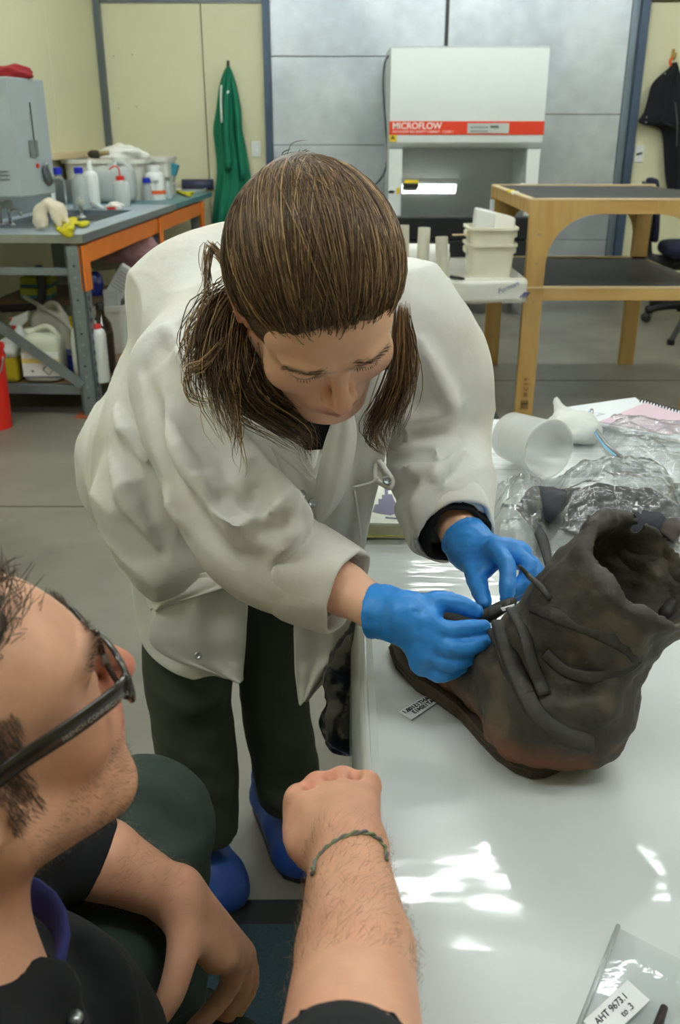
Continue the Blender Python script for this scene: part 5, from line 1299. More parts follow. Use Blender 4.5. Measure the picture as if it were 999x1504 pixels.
S.cone(H(0,-.03,-.06), shm+DV(0,.03,-.02), .052, .058, .03)
S.chain([shm, che, wai, pel], [.08,.10,.095,.105], .05)
S.cone(Rsh, Lsh, .05, .05, .04)
S.chain([Rsh, Rel, P(505,866,1.11), Rwr], [.048,.043,.032,.0255], .02); S.chain([Lsh, Lel, P(668,758,1.245), Lwr], [.048,.043,.033,.027], .02)
hand(S, RH, Rwr, -.0025); hand(S, LH, Lwr, -.0025)
LipC = H(0,.095,-.064); nose = H(0,.11,-.026)
def wskin(V):
    q = (V-hc)@WA.T
    c = np.repeat(np.array(lin((240,190,160)))[None], len(V), 0)
    def mix(w, col):
        nonlocal c
        c = c*(1-w[:, None])+np.array(lin(col))*w[:, None]
    g = lambda d, s_: np.exp(-(d/s_)**2)
    for s_ in (-1, 1): mix(.45*g(np.linalg.norm((q-[s_*.045,.07,-.03])/[1,1,.8], axis=1), .024), (206,128,108))
    mix(.5*g(np.linalg.norm(q-[0,.112,-.028], axis=1), .015), (206,124,106))
    lip = np.clip(1.6-np.linalg.norm((q-[0,.094,-.064])/[.023,.016,.0105], axis=1)*1.15, 0, 1); mix(lip*.85, (176,92,84))
    for s_ in (-1, 1):
        d = (q-[s_*.034,.09,.028])/[.023,.03,.0042]; d[:, 2] += .9*((q[:, 0]-s_*.034)/.023)**2*.8
        mix(np.clip(1.5-np.linalg.norm(d, axis=1), 0, 1)*.75, (92,66,48))
        d = (q-[s_*.032,.086,.0005])/[.0145,.02,.0022]; d[:, 2] -= .8*((q[:, 0]-s_*.032)/.0145)**2
        mix(np.clip(1.5-np.linalg.norm(d, axis=1), 0, 1)*.9, (52,36,30))
    ear = np.clip((np.abs(q[:, 0])-.074)/.006, 0, 1)*(np.abs(q[:, 2]) < .05); mix(ear*.5, (204,128,108))
    return c
wbody = sdfobj('body', S, M_skin, wom, 1, colfn=wskin, label='fair skin, face bent down over her work')
# ------------------------------------------------------------------ gloves
for D, wr, lab, cuff in ((RH, Rwr, 'blue nitrile glove on her right hand', [(548,897,1.075),(566,899,1.068),(588,910,1.054)]), (LH, Lwr, 'blue nitrile glove on her left hand', [(681,789,1.208),(690,800,1.195),(700,812,1.18)])):
    pts = [P(*q) for f in D['f'] for q in f]+[wr]; lo = np.min(pts, 0)-.06; hi = np.max(pts, 0)+.06
    G_ = SDF(lo, hi, .0019); hand(G_, D, P(*cuff[1]), .0)
    cp = [P(*q) for q in cuff]
    G_.chain(cp, [.0315,.0305,.029], .006); ax = nrm(cp[1]-cp[0])
    A_, B_, _ = frame(ax)
    G_.chain([cp[0]+ax*.002+(A_*math.cos(t)+B_*math.sin(t))*.031 for t in np.linspace(0, 2*math.pi, 17)], .0024, .002)      # rolled rim
    G_.plane(cp[0]-ax*.0015, -ax)
    G_.cone(cp[0]-ax*.03, cp[0]+ax*.004, .0275, .0275, .001, 's')
    gl = sdfobj('glove', G_, M_glove, wom, 1, disp=lambda V: .0007*fbm(V, 120, 2, 3)+.0011*np.abs(vnoise(V, 55, 7)), label=lab)
# ------------------------------------------------------------------ lab coat
C = SDF((-.58,.86,.52), (.36,1.90,1.40), .0052)
td = nrm(shm-pel); lat = nrm(Lsh-Rsh); dv = nrm(np.cross(lat, td))
C.chain([shm-td*.01, che, wai, pel, pel-td*.10], [.125,.172,.175,.205,.21], .05, flat=(dv, .80))
C.chain([Rsh+DV(.02,0,-.02), shm+DV(0,.0,-.05), Lsh+DV(-.02,0,-.02)], [.086,.098,.080], .05)
C.ell(P(330,440,1.42), (.15,.12,.11), .06)
C.chain([Rsh, (Rsh+Rel)/2+DV(-.004,0,0), Rel, P(405,820,1.15), P(470,850,1.13)], [.086,.078,.070,.064,.056], .02, sm=3)
C.chain([Lsh, (Lsh+Lel)/2+DV(.02,.0,0), Lel, P(652,715,1.29), P(655,762,1.25)], [.080,.080,.077,.068,.060], .03, sm=3)
# side of the skirt bulging behind the arm
C.chain([P(258,640,1.50), P(240,730,1.50), P(262,810,1.50)], [.115,.108,.088], .03)
C.chain([P(195,650,1.55), P(190,720,1.57), P(215,800,1.57)], [.07,.06,.05], .03)
# neck opening
nk = H(0,-.02,-.10)
C.cone(nk+WU*.05, P(452,600,1.17), .055, .045, .01, 's')
C.cone(P(452,600,1.165), P(470,680,1.18), .042, .012, .01, 's')
C.plane(P(655,776,1.235), nrm(P(668,800,1.2)-P(640,700,1.32)), .002) if False else None
# folds (pixels lie on the cloth surface)
for pix, r in (([(300,560),(330,620),(400,690)],.012), ([(250,640),(290,700),(340,720)],.011), ([(240,590),(262,660),(300,730)],.010), ([(390,700),(420,740),(400,790),(340,800)],.014), ([(360,690),(395,730),(380,770),(330,790)],.011), ([(330,660),(360,700),(345,740)],.010), ([(420,720),(440,760),(430,800)],.010), ([(290,700),(320,760),(370,790)],.010), ([(355,660),(400,700),(420,735),(395,775)],.010), ([(335,745),(375,760),(415,748),(435,725)],.009), ([(300,735),(335,775),(385,785)],.009), ([(430,760),(420,800),(395,825)],.008), ([(225,700),(262,760),(270,820)],.010), ([(150,650),(180,720),(230,800)],.012), ([(165,600),(190,650),(230,690)],.010), ([(200,700),(240,780)],.010), ([(560,640),(610,690),(680,660)],.012), ([(590,690),(640,690),(690,650)],.009), ([(600,620),(640,610),(680,590)],.010), ([(640,700),(620,740),(615,790)],.010), ([(560,560),(590,600),(600,640)],.009), ([(620,500),(650,560),(670,610)],.010), ([(240,480),(270,530),(280,590)],.009)):
    C.fold(pix, r*1.35, .012, -.005)
for pix, r in (([(208,545),(225,600),(240,660),(262,720),(300,785),(345,830)],.009), ([(205,540),(230,510),(285,466),(330,444)],.005), ([(265,540),(285,600),(310,650),(380,700)],.009), ([(310,770),(350,795),(410,770),(432,735)],.009), ([(300,620),(340,650),(390,640)],.008), ([(345,725),(380,745),(395,720)],.007), ([(170,640),(210,700),(225,760)],.009), ([(545,690),(590,670),(640,665),(680,640)],.009), ([(600,710),(580,760)],.007), ([(640,600),(600,650)],.008), ([(640,530),(665,590)],.006), ([(210,545),(260,500),(330,445)],.004), ([(185,690),(200,740)],.007)):
    C.fold(pix, r*1.5, .010, -.003, 's')
# cut the sleeve ends square and hollow
for a, b, w_ in ((P(470,850,1.13), nrm(Rwr-P(395,825,1.15)), .047), (P(660,772,1.238), nrm(Lwr-P(652,715,1.29)), .047)):
    C.cone(a-b*.02, a+b*.05, w_, w_, .004, 's')
QA = np.array([[.8,.5,.33],[-.55,.83,.07],[-.24,-.24,.94]])
def coatdisp(V):
    a = V@QA.T; r1 = 1-np.abs(vnoise(a*[1.,.8,.25], 9.5, 8)+.25*vnoise(a, 12, 2)); r2 = 1-np.abs(vnoise((V@QA)*[.3,1.,.8], 12, 12)+.25*vnoise(V, 14, 5))
    return .004*fbm(V, 8, 2, 4)+.0075*np.clip(r1, 0, 1)**4+.0045*np.clip(r2, 0, 1)**4-.004
coat = sdfobj('lab_coat', C, M_coat, wom, 1, disp=coatdisp, label='loose off-white cotton lab coat')
# rolled right cuff and left cuff
def cuffring(name, a, b, r0, r1, mat, thick=.006, n=36, seed=0, par=None):
    ax = b-a; A_, B_, d = frame(ax); R = []
    for t, r in ((0,r0),(.08,r0+.004),(.5,(r0+r1)/2+.003),(.92,r1+.004),(1,r1),(.97,r1-thick),(.5,r1-thick-.002),(.05,r0-thick)):
        R.append([a+d*np.linalg.norm(ax)*t+(A_*math.cos(x)+B_*math.sin(x))*(r+.0035*math.sin(3*x+seed)+.002*math.sin(7*x+t*4+seed)) for x in np.linspace(0, 2*math.pi, n, endpoint=False)])
    return wobj(name, MB().rings(R, cap=False, closed=True), mat, par or wom, smooth=True, sub=1)
cuffring('cuff', P(432,833,1.145), P(512,868,1.115), .064, .054, M_coat, seed=1, par=coat)
cuffring('cuff', P(650,735,1.275), P(668,785,1.222), .064, .057, M_coat, seed=4, par=coat)
cuffring('sweater_cuff', P(658,758,1.25), P(672,786,1.216), .048, .044, M_swt, seed=2)
S2 = SDF(nk-[.14,.16,.16], nk+[.14,.18,.14], .006)
S2.cone(nk+WU*.03, shm+DV(0,.02,-.0), .058, .075, .02).cone(P(452,600,1.2), P(466,680,1.235), .055, .04, .02)
S2.plane(nk+WU*.02, WU)
sdfobj('sweater', S2, M_swt, wom, 1)
# cloth panels laid by rows of (y, x left, z left, x right, z right)
def panel(name, rows, mat, parent, nx=14, thick=.004, wav=.008, seed=0, bow=0., label=None):
    rows = spline(np.array(rows, float), 4)
    G = []
    for y, xa, za, xb, zb in rows:
        row = []
        for t in np.linspace(0, 1, nx):
            z = za*(1-t)+zb*t - bow*math.sin(math.pi*t)
            z += wav*math.sin(t*7+seed+y*.012)*.6+wav*.4*math.sin(t*15+2*seed-y*.02)
            row.append(P(xa*(1-t)+xb*t, y+3*math.sin(t*5+seed), z))
        G.append(row)
    return wobj(name, MB().sheet(G), mat, parent, smooth=True, thick=thick, sub=1, label=label)
panel('front_panel', [(545,515,1.16,605,1.18),(600,500,1.18,588,1.20),(650,478,1.21,572,1.25),(700,474,1.24,560,1.28),(760,470,1.29,545,1.32),(830,445,1.35,533,1.37),(900,432,1.41,527,1.41),(960,432,1.45,523,1.45),(985,433,1.46,495,1.46),(1010,436,1.475,470,1.47),(1034,440,1.48,450,1.48)], M_coat, coat, seed=1, label='left front of the coat hanging down')
panel('front_panel', [(690,150,1.62,330,1.36),(740,152,1.62,345,1.37),(790,172,1.60,360,1.38),(830,190,1.58,395,1.39),(860,205,1.55,330,1.41),(884,216,1.53,255,1.46),(897,222,1.52,230,1.50)], M_coat, coat, seed=3, bow=.02, label='right front of the coat, thrown open')
M_cin = M_coat
pi = panel('turned_facing', [(842,300,1.43,430,1.42),(870,250,1.47,372,1.45),(905,226,1.50,364,1.47),(940,217,1.52,362,1.49),(965,240,1.53,360,1.51),(985,290,1.53,358,1.52),(1001,345,1.53,357,1.53)], M_cin, coat, seed=5, bow=.015, label='inside of the coat front, turned outward')
panel('back_hem', [(820,188,1.58,260,1.50),(860,194,1.59,270,1.51),(900,198,1.60,280,1.52),(935,205,1.60,300,1.53),(962,222,1.595,325,1.54),(984,252,1.58,340,1.55),(996,285,1.57,335,1.56)], M_coat, coat, seed=2, label='back hem of the coat seen from inside')
def stud(px, py, z, par):
    p = P(px, py, z); d = DV(0,.2,.98)
    b = wobj('snap_button', MB().lathe([(.0065,0),(.0065,.002),(.0045,.003),(.0035,.0015),(.001,.0015)], p, 14, d), M_steel, par, smooth=True)
stud(291, 963, 1.487, pi)
# lapels and collar on the coat surface
def lay(name, pix, out=.006, mat=M_coat, thick=.005, par=coat, nseg=3):
    """polygon of pixels laid on the coat surface, a little proud of it"""
    q = np.array(pix, float); c = q.mean(0); rings = []
    for s in (1., .75, .5, .25, .02):
        ring = []
        for a, b in spline(np.array([(x, y, 0) for x, y in c+(q-c)*s]), nseg, True)[:, :2]:
            h = C.hit(a, b); ring.append((a, b, DEP(h) if h is not None else None))
        rings.append(ring)
    zs = [z for r in rings for *_, z in r if z is not None]; md = np.median(zs)
    R = [[P(a, b, (min(max(z, md-.05), md+.05) if z is not None else md)-out) for a, b, z in ring] for ring in rings]
    return wobj(name, MB().rings(R, cap=False), mat, par, smooth=True, thick=thick)
panel('front_panel', [(575,335,1.165,385,1.16),(620,355,1.165,425,1.155),(660,378,1.175,446,1.165),(700,395,1.185,463,1.18),(740,412,1.205,464,1.205),(785,430,1.24,459,1.235),(820,436,1.27,455,1.27)], M_coat, coat, seed=6, wav=.004)
panel('lapel', [(594,358,1.135,394,1.125),(620,366,1.13,413,1.125),(645,390,1.132,427,1.13),(670,415,1.145,442,1.142),(690,440,1.155,454,1.153),(704,458,1.165,464,1.165)], M_coat, coat, seed=2, wav=.003, bow=.006)
panel('lapel', [(596,498,1.15,516,1.155),(630,484,1.155,524,1.16),(660,474,1.165,522,1.17),(700,466,1.18,513,1.185),(735,460,1.20,499,1.205),(766,462,1.22,473,1.22)], M_coat, coat, seed=4, wav=.003, bow=.006)
for pix in ([(519,716),(532,713),(545,709),(556,702)], [(519,716),(524,745),(530,790)]):
    wobj('pocket_seam', MB().tube([P(a, b, 1.245+(b-700)*.00062) for a, b in pix], .0022, 6, 4), M_coat, coat, smooth=True)
# pocket mouth gaping at the edge of the front
R = []
pm0 = [P(555,678,1.262), P(566,690,1.25), P(576,706,1.245), P(573,716,1.245), P(564,712,1.25), P(552,703,1.26)]
wobj('pocket_rim', MB().tube(pm0, .004, 8, 4, closed=True), M_coat, coat, smooth=True)
wobj('pocket_lining', MB().prism(pm0, DV(0,0,-.004)), M_cin, coat)
stud(569, 706, 1.243, coat); 
stud(444, 727, 1.178, coat); stud(459, 739, 1.184, coat)
# ------------------------------------------------------------------ trousers, clogs
Tr = SDF((-.58,1.25,.03), (.12,1.95,1.0), .0075)
Rkn, Lkn = P(276,985,1.70), P(397,975,1.78)
Ran, Lan = P(302,1222,1.78), P(428,1188,1.86)
Tr.chain([pel+[-.02,.05,.0], Rkn+DV(.01,.1,-.02), Rkn, (Rkn+Ran)/2, Ran], [.11,.088,.076,.072,.062], .03, sm=3)
Tr.chain([pel+[.08,.04,.0], Lkn+DV(0,.1,0), Lkn, (Lkn+Lan)/2, Lan], [.11,.085,.066,.064,.060], .03, sm=3)
Tr.chain([pel+[-.05,.05,.04], pel+[.08,.06,.04]], .11, .04)
for pix in ([(225,1010),(280,1040),(320,1030)], [(230,1070),(270,1110),(315,1130)], [(240,1040),(300,1075)], [(290,1180),(310,1130)], [(385,1160),(420,1180),(445,1150)], [(400,1130),(440,1110)], [(400,1040),(440,1020)], [(250,1160),(290,1150),(325,1170)], [(300,1210),(325,1190)]):
    Tr.fold(pix, .012, .025, .003)
for e, k_ in ((Ran, Rkn), (Lan, Lkn)): Tr.plane(e, (0,0,-1), .004, 's') if e is Ran else None
tr = sdfobj('trousers', Tr, M_trou, wom, 1, disp=lambda V: .005*fbm(V, 10, 3, 6))
hh = Tr.hits([(213,985),(212,1030),(216,1090),(224,1150)], -.001)
if len(hh) > 2: wobj('side_seam', MB().tube(hh, .002, 6, 3), M_trou, tr, smooth=True)
for heel, toe_ in ((PH(300,1275,0), PH(346,1345,0)), (PH(418,1232,0), PH(452,1296,0))):
    d = nrm(toe_-heel); sdv = np.array([d[1], -d[0], 0]); K = SDF(np.minimum(heel, toe_)-[.12,.12,.03], np.maximum(heel, toe_)+[.12,.12,.16], .006)
    b0 = heel-d*.09
    K.chain([b0+[0,0,.045], b0+d*.10+[0,0,.05], b0+d*.17+[0,0,.042], toe_-d*.035+[0,0,.032]], [.042,.046,.050,.042], .02)
    K.ell(toe_-d*.055+[0,0,.025], (.05,.05,.032), .02); K.cone(b0+[0,0,.05], b0+d*.02+[0,0,.12], .04, .045, .02)
    K.plane((0,0,.014), (0,0,-1), .002); K.chain([b0+d*.01+[0,0,.10], b0+d*.03+[0,0,.16]], .038, .004, 's')
    cl = sdfobj('clog', K, M_clog, wom, 1)
    so_ = [b0+d*a+sdv*s for a, s in ((-.035,.0),(-.02,-.035),(.05,-.042),(.15,-.05),(.20,-.042))]
    out = [(-.035,.03),(-.02,.038),(.05,.042),(.13,.05),(.18,.046)]
    L_ = np.linalg.norm(toe_-b0); out = [(-.036,.022),(-.02,.036),(L_*.3,.042),(L_*.65,.050),(L_*.88,.042),(L_,.018)]
    ring = lambda z: [b0+d*a-sdv*w_+[0,0,z] for a, w_ in out]+[b0+d*a+sdv*w_+[0,0,z] for a, w_ in reversed(out)]
    wobj('clog_sole', MB().rings([ring(.0), ring(.018)]), pm('clog_sole', (26,34,60), rough=.6), cl, bev=.004)
# ------------------------------------------------------------------ hair
def lerp3(a, b, t): return a*(1-t)+b*t
CE = np.array([0,-.016,.036]); CRr = np.array([.0855,.108,.099])
Hr = SDF(hc-.24, hc+.24, .0045)
Hr.ell(H(*CE), CRr, .01, A=WA)
Hr.ell(H(0.005,-.095,.06), (.042,.034,.036), .04, A=WA)             # knot at the back of the crown
Hr.ell(H(0,-.075,-.04), (.075,.06,.07), .03, A=WA)
for s in (-1, 1): Hr.ell(H(s*.070,-.035,-.045), (.025,.03,.05), .02, A=WA)
# clear the face below the hairline
Hr.ell(H(0,.110,-.033), (.084,.090,.116), .010, 's', A=WA)
for s in (-1, 1): Hr.ell(H(s*.10,.038,-.030), (.05,.050,.050), .012, 's', A=WA)
for s in (-1, 1): Hr.ell(H(s*.092,.0,.0), (.028,.030,.040), .006, 's', A=WA)
def hcol(V):
    q = (V-hc)@WA.T; az = np.arctan2(q[:, 0], q[:, 1]+.12)
    st_ = vnoise(np.stack([az*14, q[:, 1]*3, q[:, 2]*3], 1), 1., 2)
    a, b = np.array(lin((64,48,35))), np.array(lin((104,80,55))); t = np.clip(.5+.7*st_, 0, 1)[:, None]; return a*(1-t)+b*t
hairb = sdfobj('hair', Hr, M_hair, wom, 1, colfn=hcol, disp=lambda V: .0016*vnoise(np.stack([np.arctan2(((V-hc)@WA.T)[:, 0], ((V-hc)@WA.T)[:, 1]+.12)*30, ((V-hc)@WA.T)[:, 2]*6, ((V-hc)@WA.T)[:, 1]*6], 1), 1., 4), label='brown hair with lighter streaks, pulled back')
LS = []; RS = []; CS = []
pal = [np.array(lin(c)) for c in ((82,62,46),(108,83,60),(134,105,75),(162,130,92),(196,162,116))]
def hc_pick(w): return pal[RNG.choice(5, p=w)]*(RNG.uniform(.85,1.15))
K0 = np.array([0.004,-.125,.085])
def on_cap(d, o=0.):
    d = d/np.linalg.norm(d); t = 1/np.linalg.norm(d/CRr); return CE+d*(t+o)
for i in range(8000):
    th = RNG.uniform(-1.95, 1.95)
    # hairline: from brow centre round to behind the ears
    a = abs(th); sg = np.sign(th)
    hl_ = np.array([np.interp(a, [0,.5,1.,1.5,1.95], [0,.044,.070,.081,.076])*sg, np.interp(a, [0,.5,1.,1.5,1.95], [.092,.083,.050,.005,-.045]), np.interp(a, [0,.5,1.,1.5,1.95], [.068,.061,.042,.030,-.004])])
    hl_ = hl_+np.array([0, 0, RNG.normal(0, .008)])
    u0 = RNG.uniform(0, .55) if RNG.random() < .6 else 0.
    kk = K0+np.array([RNG.normal(0,.016), RNG.normal(0,.012), RNG.normal(0,.010)])
    d0 = hl_-CE; d1 = kk-CE; d0 /= np.linalg.norm(d0); d1 /= np.linalg.norm(d1)
    om = math.acos(np.clip(d0@d1, -1, 1)); o = RNG.uniform(-.001,.004)+.0035*float(vnoise(np.array([th*9., .3, 0]), 1., 9)); pts = []
    jit = RNG.normal(0, .02, 3)
    for t in np.linspace(u0, RNG.uniform(.9, 1.2), 12):
        d = (math.sin((1-t)*om)*d0+math.sin(t*om)*d1)/math.sin(om)+jit*math.sin(math.pi*t)
        q = on_cap(d, o+.006*math.sin(math.pi*min(1,t*.95))); q = CE+(q-CE)*(1-.13*math.exp(-t/.07)); pts.append(H(*q))
    LS.append(np.array(pts)); RS.append(RNG.uniform(.0003,.00068))
    st_ = float(vnoise(np.array([th*7., 0, 0]), 1., 5)); p_ = np.array([.22,.3,.26,.16,.06])*np.array([1-.5*st_, 1, 1, 1+.8*st_, 1+1.4*st_]); CS.append(hc_pick(np.clip(p_, .01, 9)/np.clip(p_, .01, 9).sum()))
def lock(pix, n, spread, wave=.009, r=(.0004,.0008), w=(.18,.28,.28,.18,.08), k=14, taper=True):
    g = spline(np.array([P(*q) for q in pix]), 8); g = g[np.linspace(0, len(g)-1, k).astype(int)]
    for i in range(n):
        off = RNG.normal(0, spread, 3); ph = RNG.uniform(0, 6.28); a = RNG.uniform(.3, 1)*wave; t = np.linspace(0, 1, k)
        env = np.interp(t, [0,.25,.7,1], [.6,1.,.9,.35])
        e = int(RNG.uniform(.6, 1)*k); e = max(e, 6)
        p = g+off*env[:, None]+a*np.stack([np.sin(7*t+ph), np.cos(6*t+ph)*.6, np.sin(5*t+ph*2)*.5], 1)*t[:, None]
        LS.append(p[:e]); RS.append(RNG.uniform(*r)); CS.append(hc_pick(np.array(w)))
lock([(340,428,1.01),(318,455,1.0),(300,505,.99),(302,555,.985),(325,600,.985)], 150, .010)
lock([(342,445,1.015),(325,490,1.0),(318,550,.99),(330,610,.985),(346,672,1.0)], 150, .010)
lock([(358,480,1.025),(345,530,1.0),(365,590,1.0),(415,622,1.02),(452,650,1.05),(458,695,1.07)], 220, .010, w=(.4,.3,.18,.09,.03))
lock([(372,480,1.03),(380,545,1.03),(405,590,1.03),(440,620,1.05),(462,660,1.07)], 240, .013, w=(.55,.3,.1,.04,.01))
lock([(335,440,1.01),(300,470,1.0),(282,520,.99),(290,560,.985)], 70, .007, wave=.014)
lock([(345,460,1.02),(332,560,.99),(350,620,.99)], 110, .011)
lock([(345,410,.98),(312,362,.98),(304,385,.98),(305,425,.985),(290,460,.985),(286,480,.985)], 26, .003, w=(.05,.2,.3,.25,.2))
lock([(330,500,.98),(300,535,.975),(276,545,.975),(280,580,.975),(305,592,.98),(330,588,.98)], 22, .003, w=(.05,.2,.3,.25,.2))
lock([(340,560,.98),(352,620,.98),(352,670,.99),(362,700,1.0)], 14, .003)
lock([(590,455,.99),(588,530,1.0),(568,590,1.03),(548,630,1.06),(560,655,1.08),(578,668,1.09)], 140, .007)
lock([(592,480,.99),(596,550,1.0),(580,610,1.03),(570,655,1.06)], 120, .007)
lock([(594,500,.99),(592,560,1.0),(586,600,1.02),(600,630,1.03)], 16, .003, w=(.05,.2,.3,.25,.2))
lock([(420,250,1.0),(432,240,.99),(448,236,.99),(455,244,.99)], 60, .006, w=(.5,.3,.15,.04,.01))
lock([(335,425,.93),(380,428,.90),(430,425,.885),(480,440,.885),(520,470,.89)], 7, .0025, r=(.0004,.0006), w=(0,.1,.3,.3,.3))
lock([(350,390,.935),(400,440,.895),(450,480,.89),(500,500,.895)], 8, .006, r=(.0004,.0006), w=(0,.1,.3,.3,.3))
st_o = strands('loose_strands', LS, RS, M_hair, None, CS); st_o.parent = hairb; st_o['kind'] = 'stuff'

wbV = np.array([v.co[:] for v in wbody.data.vertices]); wbN = np.array([v.normal[:] for v in wbody.data.vertices])
LS = []; RS = []; CS = []
near = np.where(np.linalg.norm(wbV-H(0,.09,.01), axis=1) < .09)[0]; nv, nn = wbV[near], wbN[near]
for s_ in (-1, 1):
    for k_ in range(150):
        a = RNG.uniform(-1, 1); p0 = H(s_*(.034+.021*a), .099-.010*a*a-.004*a, .0285+.0035*(1-a*a)+.0012*RNG.normal()); i = np.argmin(((nv-p0)**2).sum(1)); t = nrm(WR*s_*.9+WU*.25+nn[i]*.2+RNG.normal(0,.12,3)); LS.append(np.array([nv[i], nv[i]+t*.0035, nv[i]+t*.007])); RS.append(.00018); CS.append(pal[RNG.choice(3)]*.9)
    for k_ in range(34):
        a = RNG.uniform(-1, 1); p0 = H(s_*(.032+.0135*a), .088-.004*a*a, .0005+.002*a*a); i = np.argmin(((nv-p0)**2).sum(1)); t = nrm(WF*.8-WU*.5+WR*s_*.3*a+RNG.normal(0,.1,3)); LS.append(np.array([nv[i], nv[i]+t*.002, nv[i]+t*.004])); RS.append(.0002); CS.append(pal[0]*.7)
o = strands('brows_and_lashes', LS, RS, M_hair, wom, CS); o['kind'] = 'stuff'
# ================================================================== FLOOR MAT
M_mat = pm('teal_mat', (34,58,70), rough=.85, var=.3, vscale=220, bump=.6, bscale=260)
mx0, mx1, my0, my1 = -1.0, .55, .0, float(PH(400,1326,0)[1])
mt = empty('floor_mat', ((mx0+mx1)/2, (my0+my1)/2, 0), 'dark rubber-edged mat with a teal weave on the floor under the man', 'mat')
wobj('border', MB().prism([(mx0,my0,.0),(mx1,my0,.0),(mx1,my1,.0),(mx0,my1,.0)], (0,0,.012)), pm('mat_rubber', (22,24,28), rough=.7), mt, bev=.006)
wobj('weave', MB().box(mx0+.06, mx1-.06, my0+.06, my1-.065, .01, .0165), M_mat, mt, bev=.003)
# ================================================================== KNEELING MAN
MA = np.array([[-.6137,.7895,-.0057],[.7627,.5947,.2543],[-.2041,-.1517,.9671]]); ML, MF, MU = MA
mh = np.array([-.2515,.4961,1.0318])
def K(r, f, u): return mh+ML*r+MF*f+MU*u
man = empty('person', (-.35, .5, 0), 'kneeling man with glasses and dark shirt looking up, one fist on the table edge', 'person')
M_skm = pm('skin_ruddy', (206,150,122), rough=.5, var=.07, vscale=60, bump=.12, bscale=260, sss=.12, attr='Col', bdist=.0012)
M_shirt = pm('black_shirt', (22,24,28), rough=.9, var=.15, vscale=20, bump=.25, bscale=20, bdist=.006)
M_navy2 = pm('blue_undershirt', (44,48,112), rough=.9, var=.1, bump=.2, bscale=40)
shm_m = np.array([-.29,.415,.83]); lsh = np.array([-.395,.565,.85]); rsh = np.array([-.21,.21,.84])
lel = P(40,1238,.92); lwr = P(258,1316,.97); rel = P(512,1640,.50); rwr = P(512,1262,.79)
hip = np.array([-.39,.44,.42])
B = SDF((-.58,.12,.36), (.12,.98,1.20), .0031)
face(B, K, MA, fem=False, js=.87)
B.cone(K(0,.03,.02), K(0,.07,.03), .05, .02, .02)
for s in (-1, 1): B.cone(K(s*.058,-.005,-.048), K(s*.026,.060,-.088), .023, .020, .02)
B.cone(K(0,.108,-.010), K(0,.112,-.023), .0090, .0110, .006)          # longer nose
B.cone(K(0,-.03,-.05), shm_m+[0,.0,.02], .060, .066, .03)
B.chain([shm_m, (shm_m+hip)/2, hip], [.10,.12,.12], .04); B.cone(lsh, rsh, .055, .055, .04)
up_ = np.array([0,0,1.])
B.chain([lsh, lel, P(150,1262,.94), lwr], [.05,.046,.040,.027], .02)
B.chain([rsh, rel, P(522,1400,.665), rwr], [.05,.046,.043,.0345], .02, flat=None)
# fist on the table
kn = [P(440,1176,.875), P(468,1158,.892), P(503,1150,.900), P(538,1156,.892)]
for a in kn: B.cone(rwr+DV(0,.01,0), a, .0285, .0145, .012)
for a, b in zip(kn[:-1], kn[1:]): B.cone(a, b, .0135, .0135, .006)
for a in kn:
    B.ell(a+DV(0,.004,.005), .0145, .003)
    B.chain([a, a+np.array([0,.012,-.030]), a+np.array([.002,-.018,-.036]), a+np.array([.004,-.03,-.018])], [.0135,.012,.011,.010], .004, sm=2)
B.chain([rwr+DV(-.012,.0,-.004), P(448,1240,.83), P(441,1205,.87), P(452,1188,.90)], [.022,.017,.0155,.012], .012, sm=3)
for a, b in ((0,1),(1,2),(2,3)):
    m_ = (kn[a]+kn[b])/2; B.cone(m_+DV(0,.012,.014), m_+DV(0,-.03,.018), .0045, .003, .010, 's')
for k_, a in enumerate(kn): B.chain([a+DV(0,-.008,.012), (a+rwr)/2+DV(0,0,.020), rwr+DV(0,.015,.026)], [.003,.003,.002], .012)
# hanging left hand
li_ = [P(340,1412,1.00), P(352,1408,1.02), P(358,1404,1.04), P(358,1402,1.06)]
for a in li_: B.cone(lwr, a, .0255, .0145, .012)
B.cone(lwr, P(318,1400,.99), .026, .018, .012)
B.chain([lwr+DV(.01,-.01,.01), P(270,1385,.945), P(262,1425,.935), P(250,1462,.93), P(234,1494,.93)], [.020,.0165,.0145,.0135,.0105], .010, sm=3)
B.chain([P(290,1380,.96), P(318,1405,.985)], [.014,.015], .012)
for a, d in zip(li_, ((-.010,.0,-.045),(-.004,.0,-.05),(.0,.0,-.048),(.0,0,-.042))):
    d = np.array(d); B.chain([a, a+d+np.array([.004,.004,0]), a+d*1.7+np.array([-.012,-.004,0]), a+d*2.2+np.array([-.026,-.008,.004])], [.0135,.0115,.0105,.009], .003, sm=3)
B.ell(P(336,1408,.985), (.012,.012,.012), .006)
